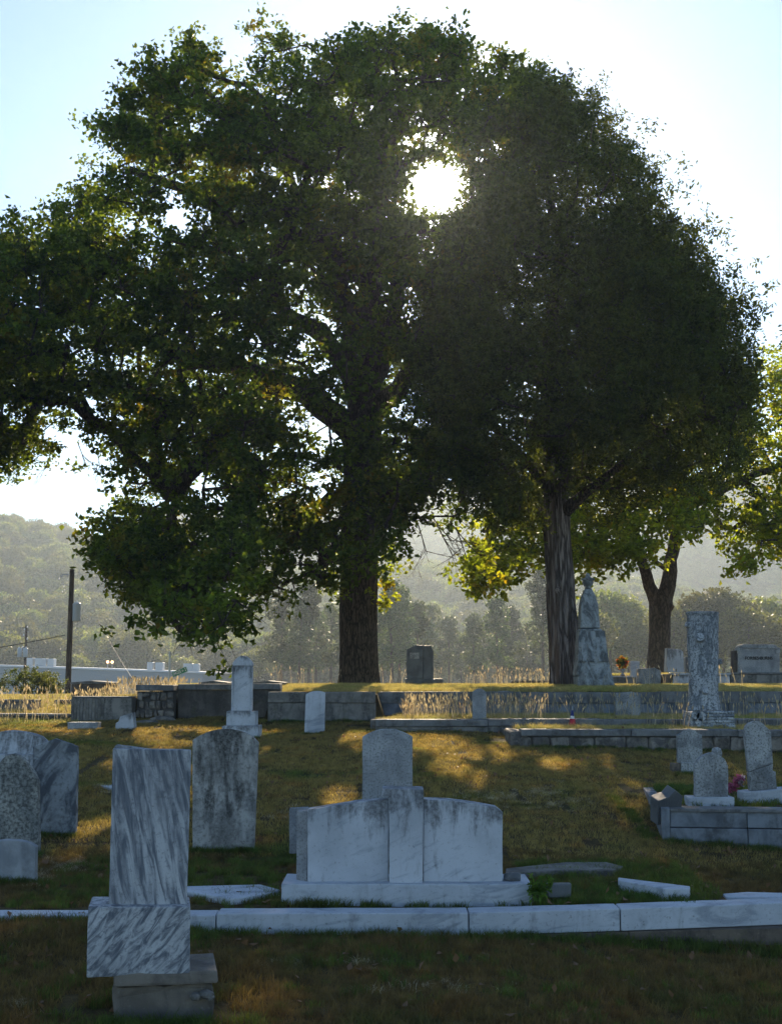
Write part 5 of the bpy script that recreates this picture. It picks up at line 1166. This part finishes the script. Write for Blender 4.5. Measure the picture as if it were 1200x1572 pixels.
# --- long low building in the valley
BY = 120.0
wl, wr_ = W(-60, 1021, BY), W(312, 1034, BY)
t = thing('low_building', 'long low pale metal-sided building across the valley', 'building', (wl.x, BY, float(far_z(wl.x, BY))))
Lb = wr_.x - wl.x; M['siding'] = NT('pale_siding').done((.34, .38, .41), .5); M['trim'] = NT('roof_trim').done((.75, .75, .75), .4); M['dkw'] = NT('dark_window').done((.03, .035, .04), .2)
H0 = wl.z - t.location.z; H1 = wr_.z - t.location.z
N_ = 13
for i in range(N_):
    def strip(z0f, z1f):
        bm = bmesh.new(); vs2 = [bm.verts.new(v) for v in ((0, 0, H0 * z0f), (Lb, 0, H1 * z0f), (Lb, .04, H1 * z0f), (0, .04, H0 * z0f), (0, -.02, H0 * z1f), (Lb, -.02, H1 * z1f), (Lb, .04, H1 * z1f), (0, .04, H0 * z1f))]
        for f in ((3, 2, 1, 0), (4, 5, 6, 7), (0, 1, 5, 4), (1, 2, 6, 5), (2, 3, 7, 6), (3, 0, 4, 7)): bm.faces.new([vs2[q] for q in f])
        return bm
    bm_obj('panel', strip(i / N_, (i + .9) / N_), M['siding'], t)
bm = bmesh.new(); vs2 = [bm.verts.new(v) for v in ((0, .05, 0), (Lb, .05, 0), (Lb, 30, 0), (0, 30, 0), (0, .05, H0 - .02), (Lb, .05, H1 - .02), (Lb, 30, H1 - .02), (0, 30, H0 - .02))]
for f in ((3, 2, 1, 0), (4, 5, 6, 7), (0, 1, 5, 4), (1, 2, 6, 5), (2, 3, 7, 6), (3, 0, 4, 7)): bm.faces.new([vs2[q] for q in f])
bm_obj('wall', bm, M['siding'], t)
bm = bmesh.new(); vs2 = [bm.verts.new(v) for v in ((-.2, -.12, H0), (Lb + .2, -.12, H1), (Lb + .2, 30.3, H1), (-.2, 30.3, H0), (-.2, -.12, H0 + .16), (Lb + .2, -.12, H1 + .16), (Lb + .2, 30.3, H1 + .16), (-.2, 30.3, H0 + .16))]
for f in ((3, 2, 1, 0), (4, 5, 6, 7), (0, 1, 5, 4), (1, 2, 6, 5), (2, 3, 7, 6), (3, 0, 4, 7)): bm.faces.new([vs2[q] for q in f])
bm_obj('roof', bm, M['trim'], t)
for px, w_ in ((48, 10), (62, 12), (80, 10), (232, 9), (246, 12), (290, 14), (302, 10), (70, 7)):
    p = W(px, 1020, BY + 4); zr = H0 + (H1 - H0) * (p.x - wl.x) / Lb + .16; k = BY / F
    u_ = bpy.data.objects.new('rooftop_unit', None); COL.objects.link(u_); u_.parent = t; u_.location = (p.x - wl.x, 4, zr)
    box_obj('housing', -w_ * k / 2, w_ * k / 2, -.5, .5, .0, .72, M['tank'], u_, .03)
    for q in range(3): box_obj('louvre', -w_ * k / 2 * .8, w_ * k / 2 * .8, -.54, -.5, .12 + q * .2, .22 + q * .2, M['steel'], u_, 0)
for px in (162, 169):
    p = W(px, 1019, BY); zr = H0 + (H1 - H0) * (p.x - wl.x) / Lb
    s = NT('lamp_glow'); e_ = s.n('ShaderNodeEmission'); e_.inputs[0].default_value = (1, .45, .2, 1); e_.inputs[1].default_value = 4; s.l(e_.outputs[0], s.out.inputs['Surface'])
    u_ = bpy.data.objects.new('roof_lamp', None); COL.objects.link(u_); u_.parent = t; u_.location = (p.x - wl.x, 1.0, zr + .16)
    bm = bmesh.new(); tube(bm, [(0, 0, 0), (0, 0, .55)], .03, 6); bm_obj('stem', bm, M['steel'], u_)
    bm = bmesh.new(); bmesh.ops.create_icosphere(bm, subdivisions=2, radius=.13); bm_obj('lamp', bm, s.m, u_, (0, 0, .6), True)
for px in (48, 205): 
    p = W(px, 1040, BY); box_obj('wall_vent', p.x - wl.x - .25, p.x - wl.x + .25, -.06, -.025, p.z - t.location.z - .12, p.z - t.location.z + .12, M['dkw'], t, 0)
# --- round bush
BYY = 36.0; p = W(50, 1076, BYY); t = thing('bush', 'rounded green bush at the left edge in front of the pale building', 'bush', (p.x, BYY, gz(p.x, BYY)))
g = np.random.default_rng(21); k = BYY / F
h_ = W(50, 1040, BYY).z - t.location.z
cen = np.array([[g.uniform(-40, 42) * k, g.uniform(-.7, .7), 0] for _ in range(46)])
cen[:, 2] = h_ * 1.3 * np.sqrt(np.clip(1 - (cen[:, 0] / (50 * k)) ** 2, 0, 1)) * g.uniform(.25, 1, 46)
V, Fc = clump_leaves(cen, 130, .16, .055, .035, g, 1, .2); link('foliage', fast_mesh('foliage', V, Fc), M['bushleaf'], t)
bm = bmesh.new()
for i in range(16): tube(bm, [(cen[i][0] * .2, 0, -.1), tuple(cen[i])], [.015, .005], 5, False)
bm_obj('stems', bm, M['farbark'], t)
# leafy weed beside the plinth
p = W(828, 1382, 9.85); t = thing('weed_plant', 'bright green leafy weed at the right end of the marble plinth', 'plant', (p.x, 9.85, gz(p.x, 9.85)))
bm = bmesh.new(); tips = []
for i in range(12):
    a = g.uniform(0, 6.28); r_ = g.uniform(.03, .10); h_ = g.uniform(.1, .24); e_ = (math.cos(a) * r_, math.sin(a) * r_, h_); tips.append(e_); tube(bm, [(0, 0, -.01), (e_[0] * .4, e_[1] * .4, h_ * .6), e_], .002, 4, False)
bm_obj('stems', bm, M['weedleaf'], t)
C = np.concatenate([np.array(e_)[None] * g.uniform(.5, 1, (14, 1)) + g.normal(size=(14, 3)) * .012 for e_ in tips])
V, Fc = leaf_arrays(C, .045, .026, g, .5); link('leaves', fast_mesh('leaves', V, Fc), M['weedleaf'], t)
#%%GRASS
def blade_patch(seed, n, size, hmin, hmax, w, spread=.5):
    g = np.random.default_rng(seed); x = g.uniform(-size / 2, size / 2, n); y = g.uniform(-size / 2, size / 2, n)
    h = g.uniform(hmin, hmax, n) * g.uniform(.6, 1, n); a = g.uniform(0, 6.28, n); l = g.normal(size=(n, 2)) * spread * h[:, None]
    ww = w * g.uniform(.6, 1.3, n); V = np.empty((n, 5, 3)); dx, dy = np.cos(a) * ww, np.sin(a) * ww
    V[:, 0] = np.stack([x - dx, y - dy, np.full(n, -.015)], -1); V[:, 1] = np.stack([x + dx, y + dy, np.full(n, -.015)], -1)
    mx, my = x + l[:, 0] * .35, y + l[:, 1] * .35
    V[:, 2] = np.stack([mx - dx * .7, my - dy * .7, h * .6], -1); V[:, 3] = np.stack([mx + dx * .7, my + dy * .7, h * .6], -1)
    V[:, 4] = np.stack([x + l[:, 0], y + l[:, 1], h], -1)
    b = np.arange(n)[:, None] * 5
    Fc = np.concatenate([b + np.array([[0, 1, 3]]), b + np.array([[0, 3, 2]]), b + np.array([[2, 3, 4]])], 1).reshape(-1, 3)
    return V.reshape(-1, 3), Fc
def scatter_grass(name, label, P, variants, smin=.8, smax=1.25):
    n = len(P); r_ = np.random.default_rng(len(P))
    # tip each patch with the slope
    e = .12; gx_ = (ground(P[:, 0] + e, P[:, 1]) - ground(P[:, 0] - e, P[:, 1])) / (2 * e); gy_ = (ground(P[:, 0], P[:, 1] + e) - ground(P[:, 0], P[:, 1] - e)) / (2 * e)
    rz = r_.choice([0, math.pi / 2, math.pi, 1.5 * math.pi], n)
    s = r_.uniform(smin, smax, n)
    c_, s_ = np.cos(rz), np.sin(rz); gxl = gx_ * c_ + gy_ * s_; gyl = -gx_ * s_ + gy_ * c_
    tilt = np.clip(np.stack([np.arctan(gyl), -np.arctan(gxl)], -1), -.3, .3)
    return scatter(name, P, rz, np.stack([np.full(n, 1.08), np.full(n, 1.08), s], -1), r_.integers(0, len(variants), n), variants, label, 'grass', tilt)
def grid_pts(x0, x1, y0, y1, st, seed, cond=None, jit=.3):
    r_ = np.random.default_rng(seed); X_, Y_ = np.meshgrid(np.arange(x0, x1, st), np.arange(y0, y1, st)); X_ = X_.ravel() + r_.uniform(-jit, jit, X_.size) * st; Y_ = Y_.ravel() + r_.uniform(-jit, jit, Y_.size) * st
    k = np.abs(X_) < .33 * Y_ + .8
    Z_ = ground(X_, Y_)
    h = st * .5
    for dx, dy in ((h, h), (h, -h), (-h, h), (-h, -h)): k &= np.abs(ground(X_ + dx, Y_ + dy) - Z_) < .07
    if cond is not None: k &= cond(X_, Y_)
    return np.stack([X_, Y_, Z_], -1)[k]
def clear(X_, Y_):
    k = np.ones(len(X_), bool)
    for x0, x1, y0, y1 in ((-1.75, -.75, 6.95, 7.5), (-.95, 1.2, 9.85, 10.5), (-1.75, -.75, 10.4, 11.3)): k &= ~((X_ > x0) & (X_ < x1) & (Y_ > y0) & (Y_ < y1))
    k &= ~((Y_ > np.interp(X_, [p[0] for p in KX], [p[1] for p in KX]) - .12) & (Y_ < np.interp(X_, [p[0] for p in KX], [p[1] for p in KX]) + .33))
    k &= ~((X_ > e0.x - .02 + .13 * (Y_ - ey)) & (Y_ > ey - .1 - .135 * (X_ - e0.x)) & (Y_ < ey + 3.2))
    return k
near = []
for i in range(4):
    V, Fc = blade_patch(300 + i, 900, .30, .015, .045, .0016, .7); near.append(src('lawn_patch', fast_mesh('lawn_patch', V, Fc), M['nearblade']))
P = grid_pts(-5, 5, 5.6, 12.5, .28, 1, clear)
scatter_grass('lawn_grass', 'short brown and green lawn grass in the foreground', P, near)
far_ = []
for i in range(4):
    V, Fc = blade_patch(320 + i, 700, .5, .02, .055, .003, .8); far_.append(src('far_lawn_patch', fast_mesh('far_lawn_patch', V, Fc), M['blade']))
far2 = []
for i in range(3):
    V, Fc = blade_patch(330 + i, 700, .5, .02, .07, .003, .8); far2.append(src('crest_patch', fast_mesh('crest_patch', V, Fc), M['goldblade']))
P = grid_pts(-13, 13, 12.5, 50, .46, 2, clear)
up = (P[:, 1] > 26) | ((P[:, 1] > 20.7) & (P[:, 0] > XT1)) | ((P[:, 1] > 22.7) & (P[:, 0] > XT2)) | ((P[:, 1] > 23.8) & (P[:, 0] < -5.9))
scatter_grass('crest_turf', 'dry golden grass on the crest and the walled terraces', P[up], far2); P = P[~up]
scatter_grass('slope_grass', 'short dry grass on the slope and terraces', P, far_)
# greener, longer tufts: round the stones and in the plot
tu = []
for i in range(4):
    V, Fc = blade_patch(340 + i, 60, .10, .03, .085, .0022, .55); tu.append(src('tuft', fast_mesh('tuft', V, Fc), M['greenblade']))
g = np.random.default_rng(44); T = []
def row(x0, x1, y0, y1, n, j=.03):
    for i in range(n):
        u = g.random(); T.append((x0 + (x1 - x0) * u + g.uniform(-j, j), y0 + (y1 - y0) * u + g.uniform(-j, j)))
for px0, px1, py, n in ((296, 389, 1309, 60), (-40, 56, 1358, 60), (55, 116, 1285, 30), (-20, 60, 1314, 40), (1040, 1080, 1190, 16), (345, 395, 1134, 20), (467, 498, 1128, 14)):
    a, b = GP(px0, py), GP(px1, py); row(a.x, b.x, a.y - .03, b.y - .03, n)
row(-.85, .0, 9.88, 9.88, 30); row(0.0, 1.2, 9.88, 9.88, 14); row(-4, .8, 9.36, 9.36, 150); row(.8, 3.6, 9.5, 9.75, 60, .02); row(.3, 3.5, 9.35, 9.6, 90, .06)
row(e0.x - .02, e0.x + 2.6, ey - .06, ey - .40, 130, .06); row(e0.x - .1, e0.x - .1, ey, ey + 2.5, 50, .05)
row(2.1, 9, 20.4, 20.4, 160, .06); row(-.2, 9, 22.35, 22.35, 60, .06); row(-2.2, -.3, 24.2, 24.2, 40, .05)
for _ in range(520): T.append((g.uniform(1.1, 2.5), g.uniform(9.9, 11.8)))
for _ in range(420): T.append((g.uniform(-2.8, -.9), g.uniform(9.75, 12.0)))
for _ in range(420): T.append((g.uniform(-3, 3.4), g.uniform(6.2, 9.2)))
row(-1.5, -.9, 7.0, 7.0, 40, .03)
for _ in range(50): T.append((-1.45 + g.normal() * .25, 6.75 + g.normal() * .1))
T = np.array(T); inside = (T[:, 0] > e0.x + .0) & (T[:, 1] > ey + .1) & (T[:, 1] < ey + 3); T = T[~inside]
T = np.concatenate([np.column_stack([T, ground(T[:, 0], T[:, 1])]), np.array([(e0.x + g.uniform(.4, 3.4), ey + g.uniform(.35, 3), ZF) for _ in range(420)])])
r_ = np.random.default_rng(5); n = len(T)
scatter('green_tufts', T, r_.uniform(0, 6.28, n), r_.uniform(.5, 1.25, n), r_.integers(0, 4, n), tu, 'longer green grass tufts round the stones and kerbs', 'grass')
tn = []
for i in range(4):
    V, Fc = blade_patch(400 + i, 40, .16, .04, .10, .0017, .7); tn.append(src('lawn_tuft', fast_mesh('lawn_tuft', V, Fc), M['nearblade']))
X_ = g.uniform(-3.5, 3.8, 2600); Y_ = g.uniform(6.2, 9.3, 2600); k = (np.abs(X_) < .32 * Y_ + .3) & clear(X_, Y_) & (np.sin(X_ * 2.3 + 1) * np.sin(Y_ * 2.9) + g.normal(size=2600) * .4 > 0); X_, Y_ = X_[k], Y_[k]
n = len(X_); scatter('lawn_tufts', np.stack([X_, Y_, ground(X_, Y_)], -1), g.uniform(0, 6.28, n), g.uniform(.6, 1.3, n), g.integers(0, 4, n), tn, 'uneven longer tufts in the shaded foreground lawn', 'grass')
# tall seeded grass
def stalks(name, label, spots, hmin, hmax, seed, mat='straw', w=.004, head=.10):
    g = np.random.default_rng(seed); Vs = []; Fs = []; n0 = 0
    P = np.array(spots); n = len(P); h = g.uniform(hmin, hmax, n); a = g.uniform(0, 6.28, n); l = g.normal(size=(n, 2)) * .16 * h[:, None]
    B = P; Tp = P + np.column_stack([l, h]); Md = P + np.column_stack([l * .35, h * .55])
    dx = np.column_stack([np.cos(a), np.sin(a), np.zeros(n)]); dy = np.column_stack([-np.sin(a), np.cos(a), np.zeros(n)])
    dirn = (Tp - Md); dirn /= np.linalg.norm(dirn, axis=1)[:, None]
    hl = (head * g.uniform(.6, 1.3, n))[:, None]; hw_ = hl * .12
    V = np.stack([B - dx * w, B + dx * w, Md + dx * w * .8, Md - dx * w * .8, Tp + dx * w * .5, Tp - dx * w * .5,
                  Tp, Tp + dirn * hl * .45 + dx * hw_, Tp + dirn * hl, Tp + dirn * hl * .45 - dx * hw_, Tp + dirn * hl * .45 + dy * hw_, Tp + dirn * hl * .45 - dy * hw_], 1)
    b = np.arange(n)[:, None] * 12
    tri = np.array([[0, 1, 2], [0, 2, 3], [3, 2, 4], [3, 4, 5], [6, 7, 8], [6, 8, 9], [6, 10, 8], [6, 8, 11]])
    Fc = (b[:, :, None] + tri[None]).reshape(-1, 3)
    o = link(name, fast_mesh(name, V.reshape(-1, 3), Fc), M[mat]); return tag(o, label, 'grass', kind='stuff')
g = np.random.default_rng(77)
def area(x0, x1, y0, y1, n):
    X_ = g.uniform(x0, x1, n); Y_ = g.uniform(y0, y1, n)
    return list(np.column_stack([X_, Y_, ground(X_, Y_) - .02]))
stalks('ledge_grass', 'pale seeded grass standing tall on the ledge between the long walls', area(.2, 2.7, 23.0, 25.7, 420) + area(2.6, 4.5, 23, 25.8, 90) + area(4, 8.6, 23, 25.8, 150) + area(4, 8.5, 21, 22.3, 70), .16, .42, 1)
stalks('tomb_grass', 'bright tall seeded grass behind the grooved tomb', area(-6.2, -4.4, 25.4, 28.5, 480) + area(-4.9, -4.3, 27, 30, 60), .18, .38, 2)
stalks('left_edge_grass', 'seeded grass in front of and above the low left walls', area(-8.0, -5.9, 24.0, 24.5, 90) + area(-8.5, -6.5, 27, 29, 80) + area(-8, -6, 25.2, 26, 60), .15, .36, 3)
stalks('crest_grass', 'pale seeded grass on the crest between the granite monument and the cedar', area(2.0, 4.3, 33.4, 36, 130) + area(-.4, 1.6, 34, 36, 30) + area(-3, -1.2, 31, 35, 30) + area(4.5, 8, 29, 32, 50), .15, .45, 4)
# bright short tufts on the sunny ledges
tu2 = []
for i in range(3):
    V, Fc = blade_patch(360 + i, 70, .16, .05, .13, .003, .5); tu2.append(src('dry_tuft', fast_mesh('dry_tuft', V, Fc), M['goldblade']))
Q = np.array(area(.1, 8.8, 22.95, 25.85, 900) + area(2.1, 8, 21.0, 22.3, 260) + area(-2.1, 8, 26.5, 30, 500) + area(-8.5, -4.6, 25, 29, 500) + area(-1.6, 0, 33.2, 33.6, 40) + area(-.2, 8.8, 26.3, 27.6, 700))
n = len(Q); scatter('ledge_tufts', Q, g.uniform(0, 6.28, n), g.uniform(.6, 1.3, n), g.integers(0, 3, n), tu2, 'sunlit yellow grass tufts on the ledges and crest', 'grass')
# pale dead grass clumps on the lawn
Q = []
for px, py, sx, n_ in ((760, 1222, 60, 70), (830, 1215, 30, 30), (100, 1330, 60, 60), (60, 1345, 40, 30), (860, 1235, 50, 30), (30, 1545, 40, 8), (160, 1210, 30, 20), (430, 1250, 60, 20), (700, 1520, 200, 14), (480, 1480, 150, 10)):
    for _ in range(n_):
        p = GP(px + g.normal() * sx * .5, py + g.normal() * 6); Q.append((p.x, p.y, p.z))
pt = []
for i in range(3):
    V, Fc = blade_patch(380 + i, 26, .09, .015, .05, .0022, 1.3); pt.append(src('pale_tuft', fast_mesh('pale_tuft', V, Fc), M['straw']))
Q = np.array(Q); n = len(Q); scatter('dead_grass', Q, g.uniform(0, 6.28, n), g.uniform(.6, 1.3, n), g.integers(0, 3, n), pt, 'pale dead grass scattered in patches on the lawn', 'grass')
# fallen leaves
X_ = g.uniform(-4, 4, 900); Y_ = 6 + 18 * g.random(900) ** 1.6; k = np.abs(X_) < .32 * Y_ + .5; X_, Y_ = X_[k], Y_[k]
C = np.column_stack([X_, Y_, ground(X_, Y_) + .03]); V, Fc = leaf_arrays(C, .06, .04, g, 3)
o = link('fallen_leaves', fast_mesh('fallen_leaves', V, Fc), M['orangeleaf']); tag(o, 'scattered fallen brown leaves on the grass', 'leaves', kind='stuff')
p = GP(1118, 1314); V, Fc = leaf_arrays(np.array([[p.x, p.y, p.z + .04]] * 9) + g.normal(size=(9, 3)) * .025, .06, .045, g, 2)
tag(link('orange_leaf_pile', fast_mesh('orange_leaf_pile', V, Fc), M['orangeleaf']), 'small orange leaf clump in grass before the enclosure wall', 'leaves')
# ---------------------------------------------------------------- morning haze
s = bpy.data.materials.new('haze'); s.use_nodes = True; nt = s.node_tree; nt.nodes.clear()
vo = nt.nodes.new('ShaderNodeVolumePrincipled'); vo.inputs['Color'].default_value = (.62, .82, 1, 1); vo.inputs['Density'].default_value = HAZE; vo.inputs['Anisotropy'].default_value = .2
v2 = nt.nodes.new('ShaderNodeVolumeScatter'); v2.inputs['Color'].default_value = (1, .84, .58, 1); v2.inputs['Density'].default_value = .00015; v2.inputs['Anisotropy'].default_value = .8
ad = nt.nodes.new('ShaderNodeAddShader'); nt.links.new(vo.outputs[0], ad.inputs[0]); nt.links.new(v2.outputs[0], ad.inputs[1])
out = nt.nodes.new('ShaderNodeOutputMaterial'); nt.links.new(ad.outputs[0], out.inputs['Volume'])
bm = bmesh.new(); box_bm(bm, -420, 420, -30, 830, -8, 135)
hz = bm_obj('haze', bm, s); tag(hz, 'pale blue morning haze filling the valley', 'haze', kind='stuff')
